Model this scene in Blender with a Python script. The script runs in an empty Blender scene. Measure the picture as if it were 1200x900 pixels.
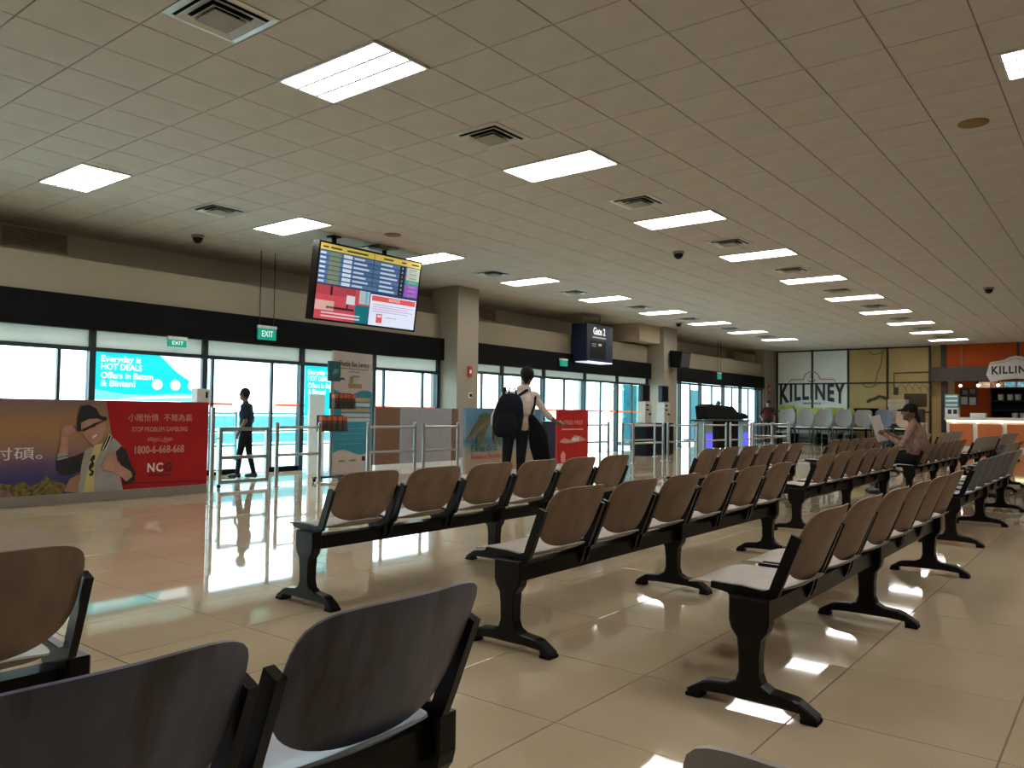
import bpy, bmesh, math, random
import numpy as np
from mathutils import Vector, Matrix
random.seed(7)
S = bpy.context.scene
COL = S.collection
# ------------------------------------------------------------------ camera
EYE = 1.10
YAW, PITCH, ROLL, FPX = 0.66716, 0.0371, 0.01274, 920.77
def cam_axes():
    cy, sy = math.cos(YAW), math.sin(YAW)
    f = Vector((-sy*math.cos(PITCH), cy*math.cos(PITCH), math.sin(PITCH)))
    r = Vector((cy, sy, 0)); u = r.cross(f)
    return math.cos(ROLL)*r+math.sin(ROLL)*u, -math.sin(ROLL)*r+math.cos(ROLL)*u, f
CR, CU, CF = cam_axes()
cd = bpy.data.cameras.new('camera'); cam = bpy.data.objects.new('camera', cd); COL.objects.link(cam)
cd.sensor_fit = 'HORIZONTAL'; cd.sensor_width = 36; cd.lens = FPX/1200*36
cd.clip_start = .02; cd.clip_end = 500
cam.matrix_world = Matrix(((CR.x, CU.x, -CF.x, 0), (CR.y, CU.y, -CF.y, 0), (CR.z, CU.z, -CF.z, EYE), (0, 0, 0, 1)))
S.camera = cam
# ------------------------------------------------------------------ world, exposure
SKY_STRENGTH = 5.0
LAMP_STRENGTH = 12.0
w = bpy.data.worlds.new('sky'); S.world = w; w.use_nodes = True
bgn = w.node_tree.nodes['Background']
bgn.inputs[0].default_value = (.86, .96, 1.0, 1); bgn.inputs[1].default_value = SKY_STRENGTH
S.view_settings.view_transform = 'Standard'; S.view_settings.look = 'None'
S.view_settings.gamma = 1; S.view_settings.exposure = 0.72; S.view_settings.use_curve_mapping = False
# ------------------------------------------------------------------ materials
MATS = {}
def mat(name, col, rough=.5, metal=0, var=.08, scale=6, bump=0, emit=0, spec=.5, stretch=None, coat=0):
    if name in MATS: return MATS[name]
    m = bpy.data.materials.new(name); MATS[name] = m; m.use_nodes = True
    nt = m.node_tree; b = nt.nodes['Principled BSDF']
    b.inputs['Roughness'].default_value = rough; b.inputs['Metallic'].default_value = metal
    b.inputs['Specular IOR Level'].default_value = spec; b.inputs['Coat Weight'].default_value = coat
    tc = nt.nodes.new('ShaderNodeTexCoord'); nz = nt.nodes.new('ShaderNodeTexNoise'); rp = nt.nodes.new('ShaderNodeValToRGB')
    mp = nt.nodes.new('ShaderNodeMapping'); nt.links.new(tc.outputs['Object'], mp.inputs[0]); nt.links.new(mp.outputs[0], nz.inputs['Vector'])
    if stretch: mp.inputs['Scale'].default_value = stretch
    nz.inputs['Scale'].default_value = scale; nz.inputs['Detail'].default_value = 4
    rp.color_ramp.elements[0].position = .3; rp.color_ramp.elements[1].position = .7
    rp.color_ramp.elements[0].color = (*[max(0, c*(1-var)) for c in col], 1)
    rp.color_ramp.elements[1].color = (*[min(1, c*(1+var)) for c in col], 1)
    nt.links.new(nz.outputs['Fac'], rp.inputs[0]); nt.links.new(rp.outputs[0], b.inputs['Base Color'])
    if bump:
        bp = nt.nodes.new('ShaderNodeBump'); bp.inputs['Strength'].default_value = bump; bp.inputs['Distance'].default_value = .01
        nt.links.new(nz.outputs['Fac'], bp.inputs['Height']); nt.links.new(bp.outputs[0], b.inputs['Normal'])
    if emit:
        nt.links.new(rp.outputs[0], b.inputs['Emission Color']); b.inputs['Emission Strength'].default_value = emit
    return m
def stain(m, col, scale, stretch, lo, hi):
    """streaks of ingrained dirt mixed over a plastic"""
    nt = m.node_tree; b = nt.nodes['Principled BSDF']; src = b.inputs['Base Color'].links[0].from_socket
    tc = nt.nodes.new('ShaderNodeTexCoord'); mp = nt.nodes.new('ShaderNodeMapping'); mp.inputs['Scale'].default_value = stretch
    oi = nt.nodes.new('ShaderNodeObjectInfo'); ad = nt.nodes.new('ShaderNodeVectorMath'); ad.operation = 'ADD'
    nt.links.new(tc.outputs['Object'], ad.inputs[0]); nt.links.new(oi.outputs['Random'], ad.inputs[1]); nt.links.new(ad.outputs[0], mp.inputs[0])
    nz = nt.nodes.new('ShaderNodeTexNoise'); nz.inputs['Scale'].default_value = scale; nz.inputs['Detail'].default_value = 6; nt.links.new(mp.outputs[0], nz.inputs['Vector'])
    mr = nt.nodes.new('ShaderNodeMapRange'); mr.inputs[1].default_value = lo; mr.inputs[2].default_value = hi; nt.links.new(nz.outputs['Fac'], mr.inputs[0])
    mx = nt.nodes.new('ShaderNodeMixRGB'); mx.inputs[2].default_value = (*col, 1); nt.links.new(mr.outputs[0], mx.inputs[0]); nt.links.new(src, mx.inputs[1]); nt.links.new(mx.outputs[0], b.inputs['Base Color'])
def glass_mat(name, tint, gloss=1.45):
    if name in MATS: return MATS[name]
    m = bpy.data.materials.new(name); MATS[name] = m; m.use_nodes = True; nt = m.node_tree; nt.nodes.clear()
    o = nt.nodes.new('ShaderNodeOutputMaterial'); mx = nt.nodes.new('ShaderNodeMixShader'); lw = nt.nodes.new('ShaderNodeLayerWeight'); fr = nt.nodes.new('ShaderNodeMath'); fr.operation = 'POWER'; fr.inputs[1].default_value = 4.5
    nt.links.new(lw.outputs['Facing'], fr.inputs[0]); lw.inputs[0].default_value = .5
    t = nt.nodes.new('ShaderNodeBsdfTransparent'); g = nt.nodes.new('ShaderNodeBsdfGlossy')
    t.inputs[0].default_value = (*tint, 1); g.inputs['Roughness'].default_value = .02
    ma = nt.nodes.new('ShaderNodeMath'); ma.operation = 'MULTIPLY_ADD'; ma.inputs[1].default_value = .35; ma.inputs[2].default_value = .03
    nt.links.new(fr.outputs[0], ma.inputs[0]); nt.links.new(ma.outputs[0], mx.inputs[0]); nt.links.new(t.outputs[0], mx.inputs[1]); nt.links.new(g.outputs[0], mx.inputs[2])
    nt.links.new(mx.outputs[0], o.inputs[0]); return m
def film_mat(name, col, k=.6):
    """printed film on a window pane: lets daylight through"""
    if name in MATS: return MATS[name]
    m = bpy.data.materials.new(name); MATS[name] = m; m.use_nodes = True; nt = m.node_tree; nt.nodes.clear()
    o = nt.nodes.new('ShaderNodeOutputMaterial'); mx = nt.nodes.new('ShaderNodeMixShader')
    t = nt.nodes.new('ShaderNodeBsdfTranslucent'); d = nt.nodes.new('ShaderNodeBsdfDiffuse')
    nz = nt.nodes.new('ShaderNodeTexNoise'); nz.inputs['Scale'].default_value = 1.5
    hs = nt.nodes.new('ShaderNodeMixRGB'); hs.inputs[1].default_value = (*col, 1); hs.inputs[2].default_value = (*[min(1, c*1.12) for c in col], 1)
    nt.links.new(nz.outputs['Fac'], hs.inputs[0])
    mx.inputs[0].default_value = k
    nt.links.new(hs.outputs[0], t.inputs[0]); nt.links.new(hs.outputs[0], d.inputs[0])
    nt.links.new(d.outputs[0], mx.inputs[1]); nt.links.new(t.outputs[0], mx.inputs[2]); nt.links.new(mx.outputs[0], o.inputs[0]); return m
def zramp_mat(name, stops, z0, z1, rough=.35, nscale=3., namp=.12, emit=0):
    """flat print whose ink changes with height (poster backgrounds)"""
    if name in MATS: return MATS[name]
    m = bpy.data.materials.new(name); MATS[name] = m; m.use_nodes = True; nt = m.node_tree; b = nt.nodes['Principled BSDF']
    b.inputs['Roughness'].default_value = rough
    tc = nt.nodes.new('ShaderNodeTexCoord'); sp = nt.nodes.new('ShaderNodeSeparateXYZ'); nt.links.new(tc.outputs['Object'], sp.inputs[0])
    mr = nt.nodes.new('ShaderNodeMapRange'); mr.inputs[1].default_value = z0; mr.inputs[2].default_value = z1
    nt.links.new(sp.outputs[2], mr.inputs[0])
    nz = nt.nodes.new('ShaderNodeTexNoise'); nz.inputs['Scale'].default_value = nscale; nt.links.new(tc.outputs['Object'], nz.inputs['Vector'])
    ma = nt.nodes.new('ShaderNodeMath'); ma.operation = 'MULTIPLY_ADD'; ma.inputs[1].default_value = namp; nt.links.new(nz.outputs['Fac'], ma.inputs[0]); nt.links.new(mr.outputs[0], ma.inputs[2])
    rp = nt.nodes.new('ShaderNodeValToRGB'); e = rp.color_ramp.elements
    while len(e) < len(stops): e.new(.5)
    for i, (p, c) in enumerate(stops): e[i].position = p; e[i].color = (*c, 1)
    nt.links.new(ma.outputs[0], rp.inputs[0]); nt.links.new(rp.outputs[0], b.inputs['Base Color'])
    if emit: nt.links.new(rp.outputs[0], b.inputs['Emission Color']); b.inputs['Emission Strength'].default_value = emit
    return m
# ------------------------------------------------------------------ mesh helpers
class MB:
    def __init__(s): s.v = []; s.f = []; s.m = []
    def add(s, vs, fs, mi=0):
        k = len(s.v); s.v += [tuple(p) for p in vs]; s.f += [tuple(i+k for i in f) for f in fs]; s.m += [mi]*len(fs); return s
    def box(s, x0, x1, y0, y1, z0, z1, mi=0):
        return s.add([(x, y, z) for x in (x0, x1) for y in (y0, y1) for z in (z0, z1)],
                     [(0, 1, 3, 2), (4, 6, 7, 5), (0, 4, 5, 1), (2, 3, 7, 6), (0, 2, 6, 4), (1, 5, 7, 3)], mi)
    def bbox(s, x0, x1, y0, y1, z0, z1, b=.01, mi=0):
        """box with chamfered edges"""
        bm = bmesh.new(); bmesh.ops.create_cube(bm, size=1)
        for v in bm.verts: v.co = Vector(((x0+x1)/2+v.co.x*(x1-x0), (y0+y1)/2+v.co.y*(y1-y0), (z0+z1)/2+v.co.z*(z1-z0)))
        bmesh.ops.bevel(bm, geom=list(bm.edges), offset=b, segments=2, affect='EDGES', profile=.6)
        bm.verts.index_update(); s.add([v.co for v in bm.verts], [[v.index for v in f.verts] for f in bm.faces], mi); bm.free(); return s
    def prism(s, pts, axis, a, b, mi=0):
        """extrude a 2-D outline along an axis; outline gives the two other axes in order"""
        def P(p, t):
            q = list(p); q.insert({'x': 0, 'y': 1, 'z': 2}[axis], t); return q
        n = len(pts)
        return s.add([P(p, a) for p in pts]+[P(p, b) for p in pts],
                     [tuple(range(n-1, -1, -1)), tuple(range(n, 2*n))]+[(i, (i+1) % n, n+(i+1) % n, n+i) for i in range(n)], mi)
    def tube(s, pts, r, n=8, mi=0, cap=True):
        pts = [Vector(p) for p in pts]; rs = r if isinstance(r, (list, tuple)) else [r]*len(pts)
        vs = []; fs = []
        t0 = (pts[1]-pts[0]).normalized(); ref = Vector((0, 0, 1)) if abs(t0.z) < .9 else Vector((1, 0, 0))
        for i, p in enumerate(pts):
            t = (pts[min(i+1, len(pts)-1)]-pts[max(i-1, 0)]).normalized()
            a = t.cross(ref).normalized(); b = t.cross(a)
            vs += [p+rs[i]*(math.cos(k*2*math.pi/n)*a+math.sin(k*2*math.pi/n)*b) for k in range(n)]
        for i in range(len(pts)-1):
            fs += [(i*n+k, i*n+(k+1) % n, (i+1)*n+(k+1) % n, (i+1)*n+k) for k in range(n)]
        if cap: fs += [tuple(range(n-1, -1, -1)), tuple(range((len(pts)-1)*n, len(pts)*n))]
        return s.add(vs, fs, mi)
    def lathe(s, prof, c, n=16, mi=0):
        vs = [(c[0]+r*math.cos(k*2*math.pi/n), c[1]+r*math.sin(k*2*math.pi/n), c[2]+z) for r, z in prof for k in range(n)]
        fs = [(i*n+k, i*n+(k+1) % n, (i+1)*n+(k+1) % n, (i+1)*n+k) for i in range(len(prof)-1) for k in range(n)]
        fs += [tuple(range(n-1, -1, -1)), tuple(range((len(prof)-1)*n, len(prof)*n))]
        return s.add(vs, fs, mi)
    def ellip(s, c, r, n=12, mi=0):
        prof = [(max(1e-4, math.sin(math.pi*i/8)), -math.cos(math.pi*i/8)) for i in range(9)]
        vs = [(c[0]+r[0]*q*math.cos(k*2*math.pi/n), c[1]+r[1]*q*math.sin(k*2*math.pi/n), c[2]+r[2]*z) for q, z in prof for k in range(n)]
        fs = [(i*n+k, i*n+(k+1) % n, (i+1)*n+(k+1) % n, (i+1)*n+k) for i in range(8) for k in range(n)]
        return s.add(vs, fs, mi)
    def mesh(s, name, mats, smooth=False):
        me = bpy.data.meshes.new(name); me.from_pydata(s.v, [], s.f)
        for m in (mats if isinstance(mats, (list, tuple)) else [mats]): me.materials.append(m)
        me.polygons.foreach_set('material_index', s.m)
        bm = bmesh.new(); bm.from_mesh(me); bmesh.ops.recalc_face_normals(bm, faces=bm.faces); bm.to_mesh(me); bm.free()
        if smooth:
            me.polygons.foreach_set('use_smooth', [True]*len(me.polygons))
            me.set_sharp_from_angle(angle=.7)
        me.update(); return me
    def build(s, name, mats, parent=None, smooth=False):
        if parent is not None:
            o = parent.location
            if parent.parent: o = o+parent.parent.location
            s.v = [(p[0]-o.x, p[1]-o.y, p[2]-o.z) for p in s.v]
        return link(name, s.mesh(name, mats, smooth), parent)
def link(name, me, parent=None, loc=None, rz=0):
    o = bpy.data.objects.new(name, me); COL.objects.link(o); o.parent = parent
    if loc: o.location = loc
    if rz: o.rotation_euler.z = rz
    return o
def tag(o, label=None, cat=None, group=None, kind=None):
    if label: o['label'] = label
    if cat: o['category'] = cat
    if group: o['group'] = group
    if kind: o['kind'] = kind
    return o
def thing(name, label, cat, loc=(0, 0, 0), group=None, rz=0):
    o = bpy.data.objects.new(name, None); COL.objects.link(o); o.location = loc; o.rotation_euler.z = rz
    o.empty_display_size = .1
    return tag(o, label, cat, group)
def struct(o): o['kind'] = 'structure'; return o
def text_mesh(body, size, extrude=.001, width=None, bold=0, space=1.0):
    cu = bpy.data.curves.new('lettering', 'FONT'); cu.body = body; cu.size = size; cu.align_x = 'CENTER'; cu.align_y = 'CENTER'
    cu.extrude = extrude; cu.resolution_u = 3; cu.offset = bold; cu.space_character = space
    ob = bpy.data.objects.new('lettering', cu); COL.objects.link(ob)
    bpy.context.view_layer.update()
    me = bpy.data.meshes.new_from_object(ob.evaluated_get(bpy.context.evaluated_depsgraph_get()))
    bpy.data.objects.remove(ob); bpy.data.curves.remove(cu)
    if width and len(me.vertices):
        xs = [v.co.x for v in me.vertices]; k = width/(max(xs)-min(xs)); c = (max(xs)+min(xs))/2
        for v in me.vertices: v.co.x = (v.co.x-c)*k
    return me
WALLX = (Vector((0, 1, 0)), Vector((0, 0, 1)), Vector((1, 0, 0)))      # a face that looks into the room from the glazed side
WALLY = (Vector((1, 0, 0)), Vector((0, 0, 1)), Vector((0, -1, 0)))     # a face on the far wall
def text(body, size, pos, frame, m, parent=None, width=None, name='lettering', warp=None, bold=0, space=1.0):
    me = text_mesh(body, size, width=width, bold=bold, space=space)
    r, u, n = frame; p = Vector(pos)
    if parent is not None:
        p = p-parent.location
        if parent.parent: p = p-parent.parent.location
    for v in me.vertices:
        c = v.co.copy()
        if warp: c = warp(c)
        v.co = p+r*c.x+u*c.y+n*c.z
    me.materials.clear(); me.materials.append(m)
    return link(name, me, parent)
def shape(pts, pos, frame, m, parent, name='print', t=.0012):
    """flat printed or cut-out outline, pts in (right, up) metres about pos"""
    r, u, n = frame; p = Vector(pos); b = MB(); k = len(pts)
    b.add([p+r*a+u*c for a, c in pts]+[p+r*a+u*c+n*t for a, c in pts],
          [tuple(range(k, 2*k)), tuple(range(k-1, -1, -1))]+[(i, (i+1) % k, k+(i+1) % k, k+i) for i in range(k)])
    return b.build(name, m, parent)
def line(wd, ht, pos, frame, m, parent):
    """a line of print too small to read"""
    return shape([(-wd/2, -ht/2), (wd/2, -ht/2), (wd/2, ht/2), (-wd/2, ht/2)], pos, frame, m, parent, 'print_line')
def rect(a0, a1, c0, c1): return [(a0, c0), (a1, c0), (a1, c1), (a0, c1)]
def in_view(x, y, z, pad=0):
    d = Vector((x, y, z-EYE)); f = d.dot(CF)
    if f < .1: return 0
    px = 600+FPX*d.dot(CR)/f; py = 450-FPX*d.dot(CU)/f
    return f if (-pad < px < 1200+pad and -pad < py < 900+pad) else 0

# palette
M_FLOOR_J = mat('floor_joint', (.16, .115, .075), .6)
M_CEIL = mat('ceiling_board', (.60, .54, .475), .9, var=.05, scale=2.5)
M_CEILGRID = mat('ceiling_tee_bar', (.33, .30, .26), .6)
M_WALL = mat('cream_paint', (.50, .42, .31), .75, var=.04, scale=1)
M_COLUMN = mat('column_paint', (.31, .27, .21), .7, var=.04, scale=1)
M_BLACK = mat('matt_black', (.004, .004, .005), .7, var=.2, spec=.12)
M_FRAME = mat('dark_aluminium', (.022, .035, .04), .4, metal=.3)
M_STEEL = mat('brushed_steel', (.46, .46, .45), .30, metal=1, var=.06, scale=20)
M_BLK_METAL = mat('black_painted_steel', (.006, .005, .0045), .3, var=.25, scale=10, spec=.22)
M_BROWN = mat('brown_plastic', (.255, .165, .105), .45, var=.16, scale=9, bump=.05)
M_CREAM = mat('pale_plastic', (.38, .33, .28), .36, var=.08, scale=9)
M_BLUE = mat('blue_plastic', (.115, .122, .185), .42, var=.22, scale=5, bump=.05, stretch=(3, 3, .7))
M_PALEBLUE = mat('pale_blue_plastic', (.32, .345, .40), .36, var=.08)
M_BLUEG = mat('slate_plastic', (.12, .135, .185), .45, var=.1)
stain(M_BLUE, (.055, .042, .036), 4.5, (1, 2.2, .35), .53, .68)
stain(M_BROWN, (.17, .105, .062), 5, (1, 1.5, .8), .5, .75)
M_GREY = mat('grey_plastic', (.42, .38, .34), .45, var=.1)
M_WHITE = mat('white_paint', (.75, .75, .73), .5, var=.03)
M_GLASS = glass_mat('window_glass', (.84, .95, .97))
M_FROST = film_mat('frosted_panel', (.62, .65, .61), .45)
M_ORANGE = mat('orange_paint', (.50, .075, .008), .65, var=.06, scale=2, spec=.2)
M_TAN = mat('tan_paint', (.52, .37, .15), .7, var=.08, scale=1.2)
M_DBROWN = mat('dark_brown_wood', (.035, .022, .018), .5, var=.2)
M_INK = mat('black_ink', (.012, .014, .016), .5)
M_WINK = mat('white_ink', (.80, .78, .76), .5, var=.02)
M_RED = mat('red_print', (.40, .012, .014), .5, var=.05, spec=.25)
M_RED2 = mat('bright_red_print', (.55, .022, .020), .5, var=.05, spec=.25)
M_TEAL = mat('teal_print', (.02, .24, .33), .45, var=.06)
M_PINK = mat('faded_red_ink', (.62, .32, .30), .5)
M_ORSTRIPE = film_mat('orange_safety_stripe', (.90, .30, .14), .6)
def tile_mat():
    m = bpy.data.materials.new('polished_tile'); m.use_nodes = True; nt = m.node_tree; b = nt.nodes['Principled BSDF']
    b.inputs['Roughness'].default_value = .04; b.inputs['IOR'].default_value = 1.52
    oi = nt.nodes.new('ShaderNodeNewGeometry'); nz = nt.nodes.new('ShaderNodeTexNoise'); nz.inputs['Scale'].default_value = 1.3; nz.inputs['Detail'].default_value = 5
    nt.links.new(oi.outputs['Position'], nz.inputs['Vector'])
    rp = nt.nodes.new('ShaderNodeValToRGB'); rp.color_ramp.elements[0].position = .3; rp.color_ramp.elements[1].position = .7
    rp.color_ramp.elements[0].color = (.49, .385, .255, 1); rp.color_ramp.elements[1].color = (.56, .45, .305, 1)
    nt.links.new(nz.outputs['Fac'], rp.inputs[0]); nt.links.new(rp.outputs[0], b.inputs['Base Color'])
    n2 = nt.nodes.new('ShaderNodeTexNoise'); n2.inputs['Scale'].default_value = 2.2; nt.links.new(oi.outputs['Position'], n2.inputs['Vector'])
    bp = nt.nodes.new('ShaderNodeBump'); bp.inputs['Strength'].default_value = .012; bp.inputs['Distance'].default_value = .02
    nt.links.new(n2.outputs['Fac'], bp.inputs['Height']); nt.links.new(bp.outputs[0], b.inputs['Normal'])
    return m
M_TILE = tile_mat()

# ------------------------------------------------------------------ the room shell
CEIL = 3.889
GX, UX = -12.1, -13.4          # glazing plane and the set-back wall above it
YF = 33.4                      # far partition
X1, Y0, YB = 7.0, -6.0, 36.5
floor = struct(MB().box(-12.25, X1, Y0, YB, -.2, -.004).build('floor', M_FLOOR_J))
ceiling = struct(MB().box(UX-.1, X1, Y0, YB, CEIL+.012, CEIL+.2).build('ceiling', M_CEILGRID))
struct(MB().box(X1, X1+.15, Y0, YB, 0, CEIL).build('wall_right', M_WALL))
struct(MB().box(UX-.2, X1, Y0-.15, Y0, 0, CEIL).build('wall_back', M_WALL))
struct(MB().box(UX-.2, X1, YB, YB+.15, 0, CEIL).build('wall_far', M_TAN))
def tiles(name, parent, x0, px, y0, py, xr, yr, z, gap, th, m, bev, nmax=300):
    """separate square tiles: the ones that show largest are parts, the others one joined part"""
    hx, hy = px/2-gap/2, py/2-gap/2
    up = th > 0
    def geo(b, cx, cy, cz, dz=0):
        s = 1 if up else -1
        zt = cz+dz
        b.add([(cx+a*(hx-c), cy+d*(hy-c), zt-s*e) for c, e in ((bev, 0), (0, bev), (0, abs(th))) for a, d in ((-1, -1), (1, -1), (1, 1), (-1, 1))],
              [(0, 1, 2, 3)]+[(k*4+i, k*4+(i+1) % 4, k*4+4+(i+1) % 4, k*4+4+i) for k in (0, 1) for i in range(4)])
    cells = []
    i0, i1 = math.ceil((xr[0]-x0)/px), math.floor((xr[1]-x0)/px)
    j0, j1 = math.ceil((yr[0]-y0)/py), math.floor((yr[1]-y0)/py)
    for i in range(i0, i1):
        for j in range(j0, j1):
            c = (x0+(i+.5)*px, y0+(j+.5)*py)
            f = max(in_view(c[0]+a*hx, c[1]+d*hy, z) for a in (-1, 0, 1) for d in (-1, 0, 1))
            cells.append((f if f else 1e6+abs(c[1]), c))
    cells.sort()
    b = MB(); geo(b, 0, 0, 0); me = b.mesh(name, m)
    rest = MB()
    for k, (f, c) in enumerate(cells):
        dz = random.uniform(-.0006, .0006)
        if k < nmax and f < 1e5: link(name, me, parent, (c[0], c[1], z+dz))
        else: geo(rest, c[0], c[1], z, dz)
    o = rest.build(name+'s_beyond', m, parent); o['kind'] = 'stuff'
tiles('floor_tile', floor, -.348, .64, 3.0, .66, (-12.3, 7.3), (-6.3, 36.9), 0, .005, .004, M_TILE, .0012)
tiles('ceiling_tile', ceiling, -3.22, .6, 4.513, .6, (-13.5, 7.3), (-6.3, 36.9), CEIL, .009, -.012, M_CEIL, .003)

# glazed side: bulkhead, set-back upper wall, columns, blind boxes
struct(MB().box(UX-.2, UX, Y0, YB, 3.2, CEIL).build('wall_upper', mat('upper_wall_brightened', (.82, .75, .62), .75, var=.04, scale=1)))  # light put into the colour: paled to offset the shade in the recess
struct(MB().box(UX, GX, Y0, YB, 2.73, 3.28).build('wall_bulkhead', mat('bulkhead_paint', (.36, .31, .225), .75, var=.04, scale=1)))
COLS = [(-3.9, -2.8), (12.72, 13.42), (22.3, 23.2), (32.1, 33.5)]
CFX = [-11.6, -11.55, -11.5, -11.95]
for (a, b), fx in zip(COLS, CFX):
    struct(MB().bbox(GX-.25, fx, a, b, 0, CEIL, .008).build('trim_column', M_COLUMN))
struct(MB().box(UX, -11.65, 21.0, 22.9, 3.35, CEIL).build('trim_beam_box', M_WALL))
BAYS = [(-2.8, 12.72), (13.42, 22.3), (23.2, 32.1)]
for i, (a, b) in enumerate(BAYS):
    bl = MB().box(GX-.12, GX+.16, a+.0, b+.12 if i == 0 else b+.02, 2.25, 2.73)
    o = bl.build('trim_blind_box', M_BLACK); struct(o)
# windows: every bay is a frame with panes
MULL = [[-2.76, -.6, 1.5, 3.45, 5.27, 7.07, 9.02, 10.78, 12.66], [13.46, 14.92, 16.66, 18.63, 20.4, 22.25], [23.25, 24.6, 26.22, 28.24, 29.89, 31.59, 32.05]]
for i, ys in enumerate(MULL):
    tz = [1.97, 2.05, 2.2][i]
    wo = bpy.data.objects.new('window_%d' % (i+1), None); COL.objects.link(wo); wo.location = (GX, (ys[0]+ys[-1])/2, 0); struct(wo)
    for y in ys: MB().box(GX-.06, GX+.06, y-.045, y+.045, 0, 2.26).build('mullion', M_FRAME, wo)
    for a, b in zip(ys, ys[1:]): MB().box(GX-.05, GX+.05, a+.045, b-.045, tz-.03, tz+.03).build('transom', M_FRAME, wo)
    for a, b in zip(ys, ys[1:]):
        door = (i == 0 and a == 7.07)
        MB().box(GX-.008, GX+.008, a+.045, b-.045, .0, tz-.03).build('pane', M_GLASS, wo)
        MB().box(GX-.004, GX+.004, a+.045, b-.045, tz+.03, 2.26).build('upper_panel', M_FROST if i < 2 else M_GLASS, wo)
        st = [(a+b)/2]
        if i == 0: st = [] if a in (5.27, 9.02) else [a+.16, 8.39] if door else [a+.3, b-.45]
        for y in st: MB().box(GX-.03, GX+.03, y-.022, y+.022, 0, tz-.03).build('stile', M_FRAME, wo)
        if i != 2:
            for p, q in (((a+.05, a+.55), (b-.55, b-.05)) if door else ((a+.05, b-.05),)):
                MB().box(GX+.009, GX+.012, p, q, 1.17, 1.215).build('safety_stripe', M_ORSTRIPE, wo)
        if door:
            for p, q in ((a+.05, a+.62), (b-.7, b-.05)):
                MB().box(GX-.04, GX+.05, p, q, 0, .085).build('bottom_rail', M_BLACK, wo)
# grilles high on the set-back wall
for k, (ya, yb) in enumerate([(2.6, 3.4), (3.45, 4.4), (4.45, 5.42), (15.4, 16.25), (25.9, 26.6), (31.6, 32.4)]):
    g = thing('air_grille', ['first of three joined tan louvred grilles on the upper wall', 'middle of three joined tan louvred grilles on the upper wall', 'last of three joined tan grilles, nearest the dome camera', 'small tan louvred grille just past the column with the fire alarm', 'small tan louvred grille just past the loudspeaker column', 'small tan louvred grille above the far corner pier'][k], 'grille', (UX, (ya+yb)/2, 3.55), 'air grilles on the upper wall')
    gm = mat('grille_metal', (.62, .52, .40), .55)
    fr = MB(); fr.box(UX, UX+.025, ya, yb, 3.55, 3.575); fr.box(UX, UX+.025, ya, yb, 3.845, 3.87); fr.box(UX, UX+.025, ya, ya+.025, 3.55, 3.87); fr.box(UX, UX+.025, yb-.025, yb, 3.55, 3.87)
    fr.build('frame', gm, g)
    MB().box(UX, UX+.004, ya+.02, yb-.02, 3.57, 3.85).build('backing', mat('grille_backing', (.25, .19, .13), .7), g)
    for j in range(8):
        z = 3.585+j*.032
        MB().prism([(UX+.004, z+.018), (UX+.02, z), (UX+.022, z+.003), (UX+.006, z+.021)], 'y', ya+.025, yb-.025).build('slat', gm, g)

ORD = ['first', 'second', 'third', 'fourth', 'fifth', 'sixth', 'seventh', 'eighth', 'ninth', 'tenth', 'eleventh', 'twelfth']
# ------------------------------------------------------------------ outside
ext = mat('apron_concrete', (.62, .68, .68), .8, scale=.5)
struct(MB().box(-70, GX-.15, -30, 80, -.3, -.03).build('ground_outside', ext))
for k, y in enumerate((1.0, 8.0, 15.5, 21.5)):
    c = MB(); c.lathe([(.13, 0), (.13, 3.0)], (-14.2, y, 0), 16); c.lathe([(.19, -.03), (.19, .06), (.14, .08)], (-14.2, y, 0), 16)
    tag(c.build('canopy_post', M_WHITE, None, True), 'round white canopy post on the walkway outside the windows', 'post', 'canopy posts outside the windows')
cy = mat('railing_teal', (.06, .22, .25), .4); cyp = mat('cyan_panel', (.16, .50, .55), .4)
for k in range(12):
    y = -2+k*2.0
    r = thing('outdoor_railing', 'pale turquoise walkway railing section beyond the glass', 'railing', (-15.6, y, 0), 'railing sections along the outdoor walkway')
    for yy in (y, y+1.90): MB().box(-15.63, -15.57, yy, yy+.05, -.03, 1.06).build('post', cy, r)
    for z in (.3, .62, 1.02): MB().tube([(-15.6, y+.03, z), (-15.6, y+1.93, z)], .025, 8).build('rail', cy, r)
    MB().box(-15.61, -15.59, y+.06, y+1.88, .36, .58).build('infill_panel', cyp, r); MB().box(-15.61, -15.59, y+.06, y+1.88, .68, .96).build('infill_panel', cyp, r)
# blue screens and stone columns seen through the last bay
for k, (x, y) in enumerate([(-14.6, 25.6), (-14.6, 26.7), (-14.8, 31.6)]):
    s = thing('blue_screen_panel', 'tall cyan blue screen panel standing outside the last glazed bay', 'screen panel', (x, y, -.03), 'cyan screens outside the last bay')
    MB().bbox(x-.03, x+.03, y-.5, y+.5, .1, 2.2, .01).build('panel', mat('cyan_sheet', (.02, .26, .36), .35, stretch=(1, 6, .3)), s)
    f = MB(); f.box(x-.3, x+.3, y-.48, y-.42, -.03, .1); f.box(x-.3, x+.3, y+.42, y+.48, -.03, .1); f.build('foot', M_FRAME, s)
for y in (29.0, 33.5):
    c = MB().bbox(-17.3, -16.7, y-.35, y+.35, -.03, 3.6, .02)
    tag(c.build('stone_column', mat('stone_tan', (.42, .33, .25), .8)), 'square tan stone column outside the last bay', 'column', 'stone columns outside')

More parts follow.
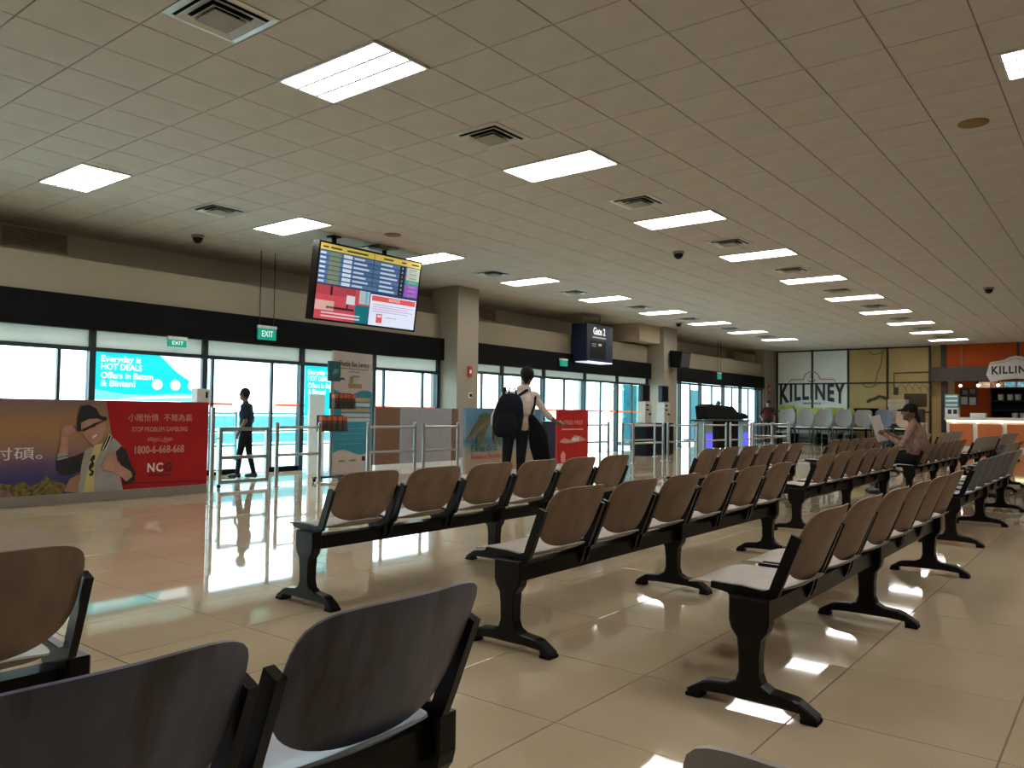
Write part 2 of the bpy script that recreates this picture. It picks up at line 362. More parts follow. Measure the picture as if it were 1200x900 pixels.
# ------------------------------------------------------------------ ceiling lights, diffusers, cameras
M_LAMP = mat('lamp_diffuser', (1.0, .97, .93), .5, var=.0, emit=LAMP_STRENGTH)
M_LOUV = mat('louvre_aluminium', (.72, .72, .72), .3, metal=.6)
def make_lamp_meshes():
    L, W = .60, .295
    fr = MB()
    for a in ((-L, -L+.02, -W, W), (L-.02, L, -W, W), (-L, L, -W, -W+.02), (-L, L, W-.02, W)): fr.box(a[0], a[1], a[2], a[3], -.018, .004)
    df = MB().box(-L+.02, L-.02, -W+.02, W-.02, -.006, 0)
    lv = MB()
    for k in range(1, 14): x = -L+.02+k*(2*L-.04)/14; lv.box(x-.0035, x+.0035, -W+.02, W-.02, -.014, -.007)
    for k in (1, 2): y = -W+k*2*W/3; lv.box(-L+.02, L-.02, y-.013, y+.013, -.016, -.007)
    return fr.mesh('frame', M_LOUV), df.mesh('diffuser', M_LAMP), lv.mesh('louvre', M_LOUV)
LM = make_lamp_meshes()
def lamp(x, y, label, group=None):
    t = thing('ceiling_light', label, 'ceiling light', (x, y, CEIL-.001), group)
    for n, me in zip(('frame', 'diffuser', 'louvre'), LM): link(n, me, t)
for k in range(-1, 10): lamp(-5.02, 4.185+3*k, ORD[9-k]+' fluorescent panel from the cafe partition in the ceiling row above the brown seats', 'ceiling lights above the seating')
for k in range(0, 9): lamp(-9.94, 4.185+3*k, ORD[8-k]+' fluorescent panel from the cafe partition in the ceiling row over the rails', 'ceiling lights along the gates')
lamp(-.16, 7.185, 'louvred fluorescent panel near the rusty brown ceiling disc')
for k in (-1, 0, 2, 4, 7): lamp(-.16, 4.185+3*k, 'fluorescent panel in the ceiling row over the slate and streaked blue seats', 'ceiling lights over the blue seats')
M_VENT = mat('diffuser_grey', (.62, .60, .56), .3, metal=.5)
M_VENTD = mat('diffuser_dust', (.35, .31, .25), .7)
def make_vent():
    def ring(a, b, z0, z1):
        m = MB(); s = ((-1, -1), (1, -1), (1, 1), (-1, 1))
        m.add([(p*a, q*a, z0) for p, q in s]+[(p*b, q*b, z1) for p, q in s], [(i, (i+1) % 4, 4+(i+1) % 4, 4+i) for i in range(4)])
        m.add([(p*a, q*a, z0+.006) for p, q in s]+[(p*b, q*b, z1+.006) for p, q in s], [(i, 4+i, 4+(i+1) % 4, (i+1) % 4) for i in range(4)])
        k = len(m.v)-16
        m.f += [tuple(k+j for j in (i, 8+i, 8+(i+1) % 4, (i+1) % 4)) for i in range(4)]; m.m += [0]*4
        m.f += [tuple(k+j for j in (4+i, 4+(i+1) % 4, 12+(i+1) % 4, 12+i)) for i in range(4)]; m.m += [0]*4
        return m
    return [('frame', ring(.29, .24, -.006, -.012).mesh('frame', M_VENT)), ('backing', MB().box(-.25, .25, -.25, .25, -.003, 0).mesh('backing', M_BLACK)),
            ('louvre_ring', ring(.225, .165, -.03, -.006).mesh('louvre_ring', M_VENT)), ('louvre_ring', ring(.15, .10, -.034, -.008).mesh('louvre_ring', M_VENT)),
            ('centre_plate', MB().bbox(-.125, .125, -.125, .125, -.045, -.036, .003).mesh('centre_plate', M_VENTD))]
VM = make_vent()
def vent(x, y, label, group):
    t = thing('ceiling_diffuser', label, 'air vent', (x, y, CEIL-.001), group)
    for n, me in VM: link(n, me, t)
for k in range(0, 10): vent(-5.03, 3.0+3*k-(.0 if k < 4 else .1), ORD[9-k]+' square air diffuser from the cafe partition in the ceiling row above the brown seats', 'air diffusers above the seating')
for k in range(1, 9): vent(-9.97, 3.0+3*k-(.0 if k < 4 else .1), ORD[8-k]+' square air diffuser from the cafe partition in the ceiling row over the rails', 'air diffusers along the gates')
for x, y in [(-11.74, 6.7), (-6.03, 12.2), (-2.33, 19.25), (-10.66, 21.6)]:
    t = thing('dome_camera', 'small dark dome security camera on the ceiling', 'camera', (x, y, CEIL), 'ceiling dome cameras')
    MB().lathe([(.10, 0), (.10, -.03), (.085, -.04)], (x, y, CEIL), 16).build('base_ring', mat('dome_ring', (.30, .27, .22), .5), t, True)
    MB().lathe([(.08, -.04), (.078, -.07), (.06, -.105), (.03, -.125), (.001, -.13)], (x, y, CEIL), 16).build('dome', M_BLK_METAL, t, True)
for x, y, lab in [(-1.13, 8.41, 'round rusty brown disc on the ceiling near the lone light'), (-9.11, 8.48, 'faint round brown disc on the ceiling beside the display screen')]:
    tag(MB().lathe([(.13, 0), (.13, -.008), (.10, -.016), (.03, -.018)], (x, y, CEIL), 20).build('smoke_detector', mat('rust_brown', (.26, .16, .055), .7), None, True), lab, 'detector')

# ------------------------------------------------------------------ hanging flight display
sc = thing('flight_display', 'large hanging flight information screen with yellow header over the exit', 'screen', (-10.0, 8.75, 2.52))
tilt = math.radians(7.8)
def scr(y, z, d):     # y, z on the tilted face; d in front of it
    return Vector((-10.0+math.sin(tilt)*z+math.cos(tilt)*d, y, 2.52+math.cos(tilt)*z-math.sin(tilt)*d))
def scr_box(y0, y1, z0, z1, d0, d1, m, name, parent=None):
    b = MB(); b.add([scr(y, z, d) for d in (d0, d1) for y in (y0, y1) for z in (z0, z1)], [(0, 1, 3, 2), (4, 6, 7, 5), (0, 4, 5, 1), (2, 3, 7, 6), (0, 2, 6, 4), (1, 5, 7, 3)])
    return b.build(name, m, parent or sc)
SY0, SY1, SH = 7.63, 9.87, 1.24
scr_box(SY0, SY1, 0, SH, -.16, 0, M_BLK_METAL, 'housing')
def led(n, c, e=.75): return mat('screen_'+n, c, .4, var=.03, emit=e*.5)
def sb(u0, u1, v0, v1, m, d=.004, name='screen_image'):
    return scr_box(SY0+.03+u0*(SY1-SY0-.06), SY0+.03+u1*(SY1-SY0-.06), .03+v0*(SH-.06), .03+v1*(SH-.06), 0, d, m, name)
sb(0, 1, 0, 1, led('navy', (.015, .05, .13)), .002)
sb(0, 1, .915, 1, led('yellow', (.62, .50, .10)))
for r in range(7):
    v1 = .90-r*.062; v0 = v1-.052
    sb(0, .99, v0, v1, led('row%d' % (r % 2), (.06, .14, .30) if r % 2 else (.09, .18, .34)), .003)
    sb(.005, .055, v0+.012, v1-.012, led('txt', (.55, .65, .85)))
    sb(.085, .19, v0, v1, led('olive', (.18, .24, .16)))
    sb(.215, .295, v0+.004, v1-.004, led('pale', (.62, .74, .92)))
    sb(.315, .315+.10+.05*((r*37) % 3)/2, v0+.012, v1-.014, led('txt', (.55, .65, .85)))
    sb(.58, .58+.12+.06*((r*53) % 4)/3, v0+.012, v1-.014, led('txt', (.55, .65, .85)))
    sb(.78, .84, v0-.006, v1+.006, led('black', (.008, .008, .02)))
    sb(.803, .815, v0+.012, v1-.012, led('txt', (.55, .65, .85)))
    c = [('grey', (.42, .46, .42))]*3+[('green', (.02, .36, .20))]+[('violet', (.33, .08, .55))]*3
    sb(.855, .995, v0-.004, v1+.004, led(*c[r]))
    sb(.885, .965, v0+.016, v1-.016, led('txt2', (.25, .30, .30) if r < 3 else (.62, .45, .80)), .006)
for u, wd in ((.02, .05), (.09, .1), (.24, .2), (.60, .1), (.79, .05), (.90, .08)): sb(u, u+wd, .945, .965, M_INK, .006)
sb(0, .50, .0, .455, led('suitcase', (.55, .07, .10)), .003)
sb(.0, .36, .33, .455, led('seatred', (.42, .05, .07)), .005); sb(.125, .145, .33, .45, led('dark', (.05, .01, .02)), .006)
sb(.28, .36, .24, .36, led('tagwhite', (.66, .70, .76)), .006); sb(.285, .30, .18, .24, led('dark', (.05, .01, .02)), .006)
sb(.10, .36, .15, .18, led('dark', (.05, .01, .02)), .005); sb(.0, .17, .12, .25, led('skin', (.66, .40, .36)), .005)
sb(.40, .50, .27, .455, led('curtain', (.45, .52, .58)), .005); sb(.37, .50, .0, .25, led('teal', (.0, .16, .20)), .005); sb(.46, .48, .27, .455, led('sky', (.1, .5, .62)), .006)
for r in range(2): sb(.06, .42, .08-r*.045, .10-r*.045, led('caption', (.75, .6, .65)), .007)
sb(.51, .995, .0, .435, led('notice', (.66, .74, .92), .95), .003)
sb(.525, .985, .345, .42, led('noticered', (.72, .10, .10)), .005)
for r in range(4): sb(.54, .965-.05*(r % 2), .29-r*.032, .303-r*.032, led('noticetext', (.58, .42, .60)), .006)
sb(.585, .645, .04, .17, led('noticered', (.72, .10, .10)), .006); sb(.595, .635, .12, .155, led('pale', (.62, .74, .92)), .008); sb(.68, .80, .12, .135, led('noticetext', (.58, .42, .60)), .006)
me = text_mesh('NOTICE', .07, bold=.001)
pz = .03+.382*(SH-.06)
for v in me.vertices: v.co = scr(SY0+.03+.755*(SY1-SY0-.06)+v.co.x, pz+v.co.y, .007+v.co.z)-sc.location
me.materials.append(led('txtw', (.85, .7, .7))); link('lettering', me, sc)
scr_box(SY0+.505*(SY1-SY0), SY0+.507*(SY1-SY0), .55*SH, SH-.03, 0, .008, M_BLK_METAL, 'panel_seam')
for y in (8.02, 9.10):
    b = MB().box(-10.0, -9.95, y-.03, y+.03, 3.60, CEIL); b.box(-10.05, -9.90, y-.09, y+.09, CEIL-.02, CEIL); b.build('hanger', M_BLK_METAL, sc)

# ------------------------------------------------------------------ gate sign, exit signs
gs = thing('gate_sign', 'dark blue hanging box sign reading Gate 2', 'sign', (-11.75, 18.5, 2.52))
M_NAVY = mat('navy_sheet', (.010, .016, .055), .35)
MB().bbox(-12.0, -11.5, 17.84, 19.19, 2.54, 3.57, .015).build('housing', M_NAVY, gs)
MB().box(-11.5, -11.495, 18.02, 18.82, 2.62, 3.12).build('display_panel', M_BLK_METAL, gs)
text('Gate 2', .27, (-11.499, 18.47, 3.37), WALLX, led('gatewhite', (.9, .9, .9), 1.0), gs, width=.62, bold=.008)
line(.68, .03, (-11.499, 18.47, 3.205), WALLX, led('gategrey', (.5, .5, .52), .6), gs)
line(.22, .025, (-11.494, 18.2, 3.02), WALLX, led('gatedim', (.3, .3, .32), .3), gs); line(.2, .025, (-11.494, 18.19, 2.96), WALLX, led('gatedim', (.3, .3, .32), .3), gs)
line(.16, .06, (-11.494, 18.5, 3.01), WALLX, led('gategrey', (.5, .5, .52), .6), gs)
MB().box(-11.9, -11.49, 17.9, 19.15, 2.515, 2.545).build('light_strip', led('strip', (.75, .82, .95), 1.0), gs)
for y in (18.0, 18.9): MB().tube([(-11.75, y, 3.55), (-11.75, y, CEIL)], .02).build('hanger', mat('rod_tan', (.30, .20, .13), .5), gs)
def exit_sign(x, y, z, wd, ht, label, rods=True, txt='EXIT', d=.06):
    t = thing('exit_sign', label, 'exit sign', (x, y, z))
    MB().bbox(x-d, x, y-wd/2, y+wd/2, z, z+ht, .006).build('housing', mat('exit_green', (.01, .30, .22), .4, emit=.35), t)
    MB().box(x-d-.002, x+.002, y-wd/2-.01, y+wd/2+.01, z+ht, z+ht+.05).build('top_rail', M_WHITE, t)
    if txt: text(txt, ht*.75, (x+.001, y, z+ht*.5), WALLX, led('exitwhite', (.8, .95, .9), .9), t, width=wd*.62)
    if rods:
        for s in (-1, 1): MB().tube([(x-d/2, y+s*wd*.4, z+ht+.04), (x-d/2, y+s*wd*.4, CEIL)], .008, 6).build('rod', M_FRAME, t)
exit_sign(-11.9, 8.15, 2.33, .36, .20, 'green exit sign on two thin rods above the automatic door')
exit_sign(-11.93, 6.52, 2.09, .30, .11, 'small green exit sign in front of the turquoise window advert', False)
exit_sign(-11.85, 17.3, 2.37, .30, .15, 'small glowing green exit sign just below the gate sign', False, '')
exit_sign(-11.9, 27.5, 2.45, .30, .20, 'distant green exit sign on rods above the last glazed bay', True, '')

# ------------------------------------------------------------------ window advert
ad = thing('window_advert', 'turquoise Hot Deals advert film on the window beside the exit door', 'advert', (GX+.02, 6.17, 1.2))
AX = GX+.016
M_AD = led('advert_cyan_glow', (.004, .42, .47), 2.0); M_ADW = led('advert_white_glow', (.58, .64, .64), 2.0); M_ADP = led('advert_pale_glow', (.12, .55, .60), 2.0)  # unlit film; emission stands in for daylight coming through it
F = (AX, 5.33, 1.22)      # lower left corner, 1.68 x .72
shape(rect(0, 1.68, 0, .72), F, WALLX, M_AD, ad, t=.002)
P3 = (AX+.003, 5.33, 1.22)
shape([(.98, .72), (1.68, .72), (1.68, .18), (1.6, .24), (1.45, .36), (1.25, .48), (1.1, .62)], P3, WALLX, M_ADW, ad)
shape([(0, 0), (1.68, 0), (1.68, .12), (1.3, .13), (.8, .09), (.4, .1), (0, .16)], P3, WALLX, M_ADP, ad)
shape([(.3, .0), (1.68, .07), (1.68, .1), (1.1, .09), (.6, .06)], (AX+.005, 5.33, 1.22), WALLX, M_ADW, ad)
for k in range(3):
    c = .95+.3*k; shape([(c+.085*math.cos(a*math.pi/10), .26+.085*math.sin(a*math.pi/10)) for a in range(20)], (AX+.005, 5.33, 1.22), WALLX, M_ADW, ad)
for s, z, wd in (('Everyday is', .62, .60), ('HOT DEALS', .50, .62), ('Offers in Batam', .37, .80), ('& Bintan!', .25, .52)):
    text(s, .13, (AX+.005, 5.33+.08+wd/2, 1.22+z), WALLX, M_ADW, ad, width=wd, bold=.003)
# the same advert repeated right of the door
ad2 = thing('window_advert', 'turquoise Hot Deals advert film half hidden behind the shuttle banner', 'advert', (GX+.02, 9.9, .9))
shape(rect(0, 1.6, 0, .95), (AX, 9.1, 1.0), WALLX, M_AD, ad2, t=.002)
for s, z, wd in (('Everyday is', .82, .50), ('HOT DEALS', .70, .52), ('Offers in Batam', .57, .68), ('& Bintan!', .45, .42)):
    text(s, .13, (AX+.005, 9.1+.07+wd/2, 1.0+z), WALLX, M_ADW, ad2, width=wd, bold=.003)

# ------------------------------------------------------------------ barrier advert with the man in a hat
pn = thing('advert_hoarding', 'long printed barrier panel with a man in a hat beside red helpline text', 'advert panel', (-9.64, 3.8, 0))
PX = -9.60
MB().box(-9.68, PX, 2.0, 5.70, .11, 1.19).build('board', mat('board_white', (.55, .53, .50), .5), pn)
MB().bbox(-9.70, PX+.015, 2.0, 5.70, 0, .115, .006).build('plinth', mat('plinth_grey', (.26, .235, .20), .5), pn)
bgm = zramp_mat('sunset_print', [(0, (.06, .05, .14)), (.22, (.045, .05, .17)), (.36, (.13, .085, .17)), (.5, (.30, .17, .15)), (.68, (.42, .22, .09)), (.85, (.36, .20, .10)), (1, (.24, .16, .14))], .15, 1.22, nscale=1.6, namp=.16)
shape(rect(-1.64, .97, .115, 1.19), (PX, 3.64, 0), WALLX, bgm, pn)
shape([(.73, 1.19), (2.06, 1.19), (2.06, .115), (.93, .115)], (PX+.001, 3.64, 0), WALLX, M_RED, pn)
shape([(.95, .20), (2.04, .165), (2.04, .150), (.95, .185)], (PX+.0025, 3.64, 0), WALLX, mat('dark_red_line', (.12, .005, .006), .5), pn)
veg = mat('foliage_print', (.17, .13, .03), .6, var=.7, scale=26); rock = mat('rock_print', (.24, .13, .11), .6, var=.35, scale=9)
shape([(2.0, .115), (3.9, .115), (3.95, .22), (3.8, .27), (3.74, .33), (3.66, .25), (3.58, .22), (3.5, .28), (3.42, .24), (3.3, .27), (3.1, .24), (2.8, .29), (2.4, .25), (2.0, .3)], (PX+.0024, 0, 0), WALLX, veg, pn)
shape([(2.0, .115), (3.42, .115), (3.36, .19), (3.22, .21), (3.0, .18), (2.5, .2), (2.0, .17)], (PX+.0036, 0, 0), WALLX, rock, pn)
FIG = {
'arm_low': [(3.927,.143),(3.989,.28),(4.096,.331),(4.093,.217),(4.069,.115)],
'jacket': [(4.136,.587),(4.21,.643),(4.353,.595),(4.418,.792),(4.569,.648),(4.498,.576),(4.532,.412),(4.566,.262),(4.601,.115),(4.076,.115),(4.098,.274),(4.112,.473)],
'shirt': [(4.225,.599),(4.251,.663),(4.343,.683),(4.324,.596),(4.258,.438),(4.262,.116),(4.137,.116),(4.177,.356),(4.201,.499)],
'mark': [(4.227,.538),(4.262,.547),(4.257,.496),(4.236,.476),(4.251,.446),(4.245,.41),(4.218,.382),(4.254,.352),(4.241,.309),(4.207,.297),(4.199,.326),(4.227,.339),(4.19,.384),(4.196,.427),(4.223,.469),(4.201,.484)],
'collar': [(4.324,.596),(4.397,.785),(4.463,.747),(4.353,.595)],
'face': [(4.086,.86),(4.098,.925),(4.172,.975),(4.27,.98),(4.341,.975),(4.372,.902),(4.353,.8),(4.32,.713),(4.251,.663),(4.195,.686),(4.137,.759)],
'hand_l': [(3.879,.848),(3.91,.89),(3.983,.897),(4.038,.875),(4.026,.832),(3.973,.804),(3.949,.706),(3.954,.564),(3.855,.568),(3.876,.707),(3.874,.792)],
'hat': [(4.045,.861),(4.048,.989),(4.078,1.118),(4.167,1.137),(4.252,1.092),(4.304,1.005),(4.383,.99),(4.37,.946),(4.27,.975),(4.172,.968),(4.084,.925),(4.094,.832),(4.06,.818),(3.99,.897)],
'sleeve_l': [(3.837,.498),(3.955,.522),(4.048,.547),(4.136,.587),(4.112,.473),(4.095,.36),(3.988,.33),(3.868,.343),(3.84,.414)],
'cuff_l': [(3.836,.54),(3.848,.582),(3.953,.579),(3.955,.522),(3.844,.498)],
'sleeve_r': [(4.498,.576),(4.555,.626),(4.615,.602),(4.68,.42),(4.744,.312),(4.732,.207),(4.628,.176),(4.589,.223),(4.693,.255),(4.683,.33),(4.561,.411)],
'hand_r': [(4.336,.435),(4.37,.477),(4.39,.55),(4.44,.548),(4.5,.487),(4.561,.411),(4.683,.33),(4.7,.269),(4.627,.214),(4.581,.261),(4.476,.341),(4.36,.368)],
'glass': [(4.1,.846),(4.154,.874),(4.236,.917),(4.341,.954),(4.345,.942),(4.245,.895),(4.245,.881),(4.182,.86),(4.162,.845),(4.108,.82)],
'mouth': [(4.206,.758),(4.268,.794),(4.265,.772),(4.221,.741)]}
skp = mat('printed_skin', (.50, .27, .19), .5, var=.15, scale=8)
FM = {'arm_low': mat('printed_arm', (.36, .19, .10), .5), 'jacket': mat('printed_grey', (.36, .34, .32), .5, var=.12), 'shirt': mat('printed_yellow', (.58, .50, .20), .5), 'mark': M_INK,
      'collar': M_INK, 'face': skp, 'hand_l': skp, 'hand_r': skp, 'hat': M_INK, 'sleeve_l': M_INK, 'sleeve_r': M_INK, 'cuff_l': mat('printed_grey', (.36, .34, .32)), 'glass': M_INK, 'mouth': M_WINK}
for k, (n, pts) in enumerate(FIG.items()): shape(pts, (PX+.004+.0016*k, 0, 0), WALLX, FM[n], pn)
for k in range(2): shape([(4.337+.03*k, .60), (4.41+.03*k, .788-.02*k), (4.418+.03*k, .785-.02*k), (4.345+.03*k, .60)], (PX+.013, 0, 0), WALLX, M_WINK, pn)
shape([(3.838, .522), (3.955, .545), (3.955, .553), (3.840, .530)], (PX+.021, 0, 0), WALLX, M_INK, pn)
TX = PX+.003
text('小賭怡情', .10, (TX, 4.83, .98), WALLX, M_PINK, pn, width=.38); text('不賭為贏', .10, (TX, 5.28, .98), WALLX, M_PINK, pn, width=.38)
text('STOP PROBLEM GAMBLING', .085, (TX, 5.05, .84), WALLX, M_PINK, pn, width=.72)
text('சூதாட்டத்தை', .07, (TX, 5.05, .715), WALLX, M_PINK, pn, width=.32)
text('1800-6-668-668', .13, (TX, 5.05, .585), WALLX, M_PINK, pn, width=.64, bold=.002)
text('N', .15, (TX, 4.94, .36), WALLX, M_WINK, pn, width=.09, bold=.004); text('C', .15, (TX, 5.05, .36), WALLX, M_WINK, pn, width=.09, bold=.004); text('G', .15, (TX, 5.16, .36), WALLX, M_INK, pn, width=.09, bold=.004)
line(.30, .016, (TX, 5.05, .265), WALLX, mat('dark_red_line', (.12, .005, .006)), pn)
text('討碩。', .15, (TX, 3.44, .575), WALLX, M_WINK, pn, width=.50)
bx = thing('access_reader', 'white boxy card reader with a dark slot on the panel end', 'card reader', (-9.64, 5.6, 1.19))
MB().bbox(-9.72, -9.58, 5.52, 5.70, 1.19, 1.37, .01).build('housing', M_WHITE, bx); MB().box(-9.581, -9.576, 5.64, 5.67, 1.25, 1.33).build('slot', M_BLACK, bx)

# other freestanding boards
def board(name, x0, y0, x1, y1, h_, m, label, cat, z0=.08, pl=None):
    t = thing(name, label, cat, ((x0+x1)/2, (y0+y1)/2, 0)); d = Vector((x1-x0, y1-y0, 0)); L = d.length; d.normalize(); n = Vector((d.y, -d.x, 0))
    if n.dot(Vector((1, 0, 0))) < 0: n = -n
    a = Vector((x0, y0, 0)); b = MB()
    c = [a, a+d*L, a+d*L-n*.05, a-n*.05]
    b.add([p+Vector((0, 0, z)) for z in (z0, h_) for p in c], [(0, 1, 2, 3), (4, 7, 6, 5)]+[(i, (i+1) % 4, 4+(i+1) % 4, 4+i) for i in range(4)])
    b.build('board', m, t)
    if z0 > 0:
        c = [a+n*.01, a+d*L+n*.01, a+d*L-n*.06, a-n*.06]
        MB().add([p+Vector((0, 0, z)) for z in (0, z0) for p in c], [(0, 1, 2, 3), (4, 7, 6, 5)]+[(i, (i+1) % 4, 4+(i+1) % 4, 4+i) for i in range(4)]).build('plinth', pl or M_WHITE, t)
    return t, (d, Vector((0, 0, 1)), n), a
wd1 = mat('brown_laminate', (.17, .085, .045), .5, var=.12); gl = mat('grey_laminate', (.30, .30, .32), .5, var=.05)
for a, b, m, lab in [(9.98, 10.60, wd1, 'brown wooden partition board beside the shuttle banner'), (10.62, 12.08, gl, 'wide grey partition board under the window'), (12.10, 12.28, wd1, 'narrow brown upright board next to the grey partition'), (12.30, 12.62, gl, 'narrow grey board between the brown upright and the beach poster')]:
    board('partition_board', -11.1, a, -11.1, b, 1.18, m, lab, 'board', .10)
pt, fr_, a_ = board('beach_poster', -8.62, 9.73, -8.95, 12.3, 1.18, zramp_mat('beach_print', [(0, (.42, .32, .24)), (.30, (.40, .31, .24)), (.40, (.22, .30, .28)), (.52, (.03, .14, .24)), (.60, (.14, .26, .32)), (1, (.10, .27, .42))], .08, 1.18, namp=.05), 'beach poster board with a palm tree behind the backpack man', 'poster')
gp = mat('palm_leaf_print', (.10, .12, .05), .6, var=.4, scale=20); bp_ = mat('palm_trunk_print', (.20, .14, .09), .6)
def on(fr, a, u, v, off=.002): return a+fr[0]*u+fr[1]*v+fr[2]*off
for k in range(14):
    an = -.7+k*.36; L = .50+.10*(k % 3); c = (.72, .90); pts = []
    def fp(t, o): return (c[0]+math.cos(an)*L*t-o*math.sin(an), c[1]+math.sin(an)*L*.55*t+o*math.cos(an)-.30*t*t)
    pts = [fp(t, .085*math.sin(t*3.0)) for t in (0, .3, .6, .85, 1)]+[fp(t, -.085*math.sin(t*3.0)) for t in (.85, .6, .3)]
    shape([(min(max(p, .01), 2.4), min(max(q, .02), 1.09)) for p, q in pts], on(fr_, a_, 0, .08, .002+.001*k), fr_, gp, pt)
shape([(.02, .60), (.30, .74), (.70, .92), (.74, .88), (.34, .68), (.04, .54)], on(fr_, a_, 0, .08, .018), fr_, bp_, pt)
text('Bhadra', .17, on(fr_, a_, .55, .50, .024), fr_, mat('green_ink', (.03, .13, .09), .5), pt, width=.80)
text('Islands in Paradise', .11, on(fr_, a_, .62, .36, .024), fr_, M_RED2, pt, width=.95)
rt, fr_, a_ = board('red_poster', -9.2, 13.2, -9.1, 14.2, 1.19, M_RED2, 'bright red poster board beside the rails', 'poster')
text('FREE FREE', .12, on(fr_, a_, .52, .92, .003), fr_, mat('salmon_ink', (.85, .38, .32), .5), rt, width=.6)
line(.7, .03, on(fr_, a_, .48, .78, .003), fr_, mat('salmon_ink', (.85, .38, .32), .5), rt)
shape([(.05, .52), (.2, .60), (.4, .56), (.55, .66), (.75, .63), (.95, .55), (.7, .52), (.5, .50), (.25, .49)], on(fr_, a_, 0, 0, .003), fr_, M_PINK, rt)
shape([(.44, .54), (.50, .62), (.60, .60), (.68, .64), (.70, .55), (.58, .53)], on(fr_, a_, 0, 0, .006), fr_, M_WINK, rt)
shape([(.12, .1), (.24, .1), (.26, .28), (.18, .34), (.10, .26)], on(fr_, a_, 0, 0, .003), fr_, mat('salmon_ink', (.85, .38, .32)), rt)
shape([(.55, .05), (.60, .05), (.48, .42), (.45, .42)], on(fr_, a_, 0, 0, .003), fr_, mat('deep_red_print', (.48, .02, .02), .4), rt)
board('white_divider', -11.13, 8.5, -11.13, 8.82, 1.38, M_WHITE, 'narrow white panel standing behind the brochure rack', 'panel', 0)

# shuttle banner
bt, fr_, a_ = board('shuttle_banner', -10.34, 8.36, -10.56, 9.40, 2.10, mat('banner_cream', (.55, .48, .42), .5, var=.04), 'tall beige and teal pull-up banner for the shuttle bus service', 'banner', .06, M_STEEL)
L = Vector((.22, 1.04, 0)).length
wave = [(L*t, .40+.05*math.sin(t*6.5)) for t in [i/12 for i in range(13)]]
wave2 = [(L*t, 1.42+.045*math.cos(t*7+.6)) for t in [i/12 for i in range(13)]]
shape(wave+wave2[::-1], on(fr_, a_, 0, 0, .001), fr_, M_TEAL, bt)
for z, m in ((1.30, mat('ochre_print', (.42, .33, .12), .5)), (1.21, mat('pale_print', (.50, .56, .58), .5)), (1.12, mat('ochre_print', (.42, .33, .12))), (1.03, mat('pale_print', (.50, .56, .58))), (.95, mat('pale_print', (.50, .56, .58)))):
    shape(rect(.22, L-.05, z-.03, z+.03), on(fr_, a_, 0, 0, .003), fr_, m, bt)
text('Shuttle Bus Service', .13, on(fr_, a_, L*.52, 1.90, .003), fr_, M_INK, bt, width=.82)
line(.78, .016, on(fr_, a_, L*.52, 1.82, .003), fr_, mat('grey_ink', (.2, .19, .18), .5), bt)
line(.3, .016, on(fr_, a_, L*.52, 1.77, .003), fr_, mat('grey_ink', (.2, .19, .18), .5), bt)
och = mat('bus_ochre', (.30, .21, .07), .5)
shape(rect(.40, .76, 1.49, 1.57), on(fr_, a_, 0, 0, .003), fr_, och, bt); shape([(.44, 1.57), (.44, 1.67), (.52, 1.71), (.68, 1.71), (.70, 1.68), (.54, 1.68), (.50, 1.57)], on(fr_, a_, 0, 0, .003), fr_, och, bt)
shape(rect(.60, .72, 1.58, 1.68), on(fr_, a_, 0, 0, .004), fr_, mat('banner_cream', (.55, .48, .42)), bt)
shape([(.12, 1.60), (.2, 1.66), (.26, 1.66), (.33, 1.6), (.25, 1.63), (.2, 1.62)], on(fr_, a_, 0, 0, .003), fr_, M_INK, bt)
for k in range(4): line(.72-.08*(k % 2), .014, on(fr_, a_, L*.46, .80-.085*k, .003), fr_, mat('pale_teal_ink', (.08, .36, .44), .5), bt)
for u in (.26, .55): line(.17, .03, on(fr_, a_, u, .26, .003), fr_, mat('grey_ink', (.2, .19, .18), .5), bt)
shape(rect(.80, .90, .24, .32), on(fr_, a_, 0, 0, .003), fr_, M_INK, bt)

# brochure rack
rk = thing('brochure_rack', 'wheeled steel brochure rack with two boxes of orange leaflets', 'brochure rack', (-9.95, 8.02, 0))
x, y = -9.95, 8.02
MB().tube([(x, y, .05), (x, y, 1.60)], .03, 10).build('pole', M_STEEL, rk, True)
b = MB(); b.box(x-.03, x+.03, y-.33, y+.33, .045, .075); b.box(x-.25, x+.25, y-.03, y+.03, .045, .075); b.build('base', M_FRAME, rk)
for dx, dy in ((0, -.31), (0, .31), (.23, 0), (-.23, 0)): MB().tube([(x+dx-.012, y+dy, .024), (x+dx+.012, y+dy, .024)], .024, 10).build('caster', M_BLACK, rk, True)
MB().bbox(x+.0, x+.035, y-.10, y+.14, 1.57, 1.89, .006).build('header_sign', mat('dark_teal_sign', (.015, .10, .12), .4), rk)
shape([(-.05, -.06), (.06, -.03), (.08, .04), (-.02, .03)], (x+.037, y+.02, 1.73), WALLX, mat('sign_motif', (.10, .28, .30), .5), rk)
lf = mat('leaflet_orange', (.55, .12, .04), .5, var=.3, scale=18); lfd = mat('leaflet_dark', (.10, .055, .045), .5, var=.6, scale=30); acr = glass_mat('acrylic', (.85, .9, .9))
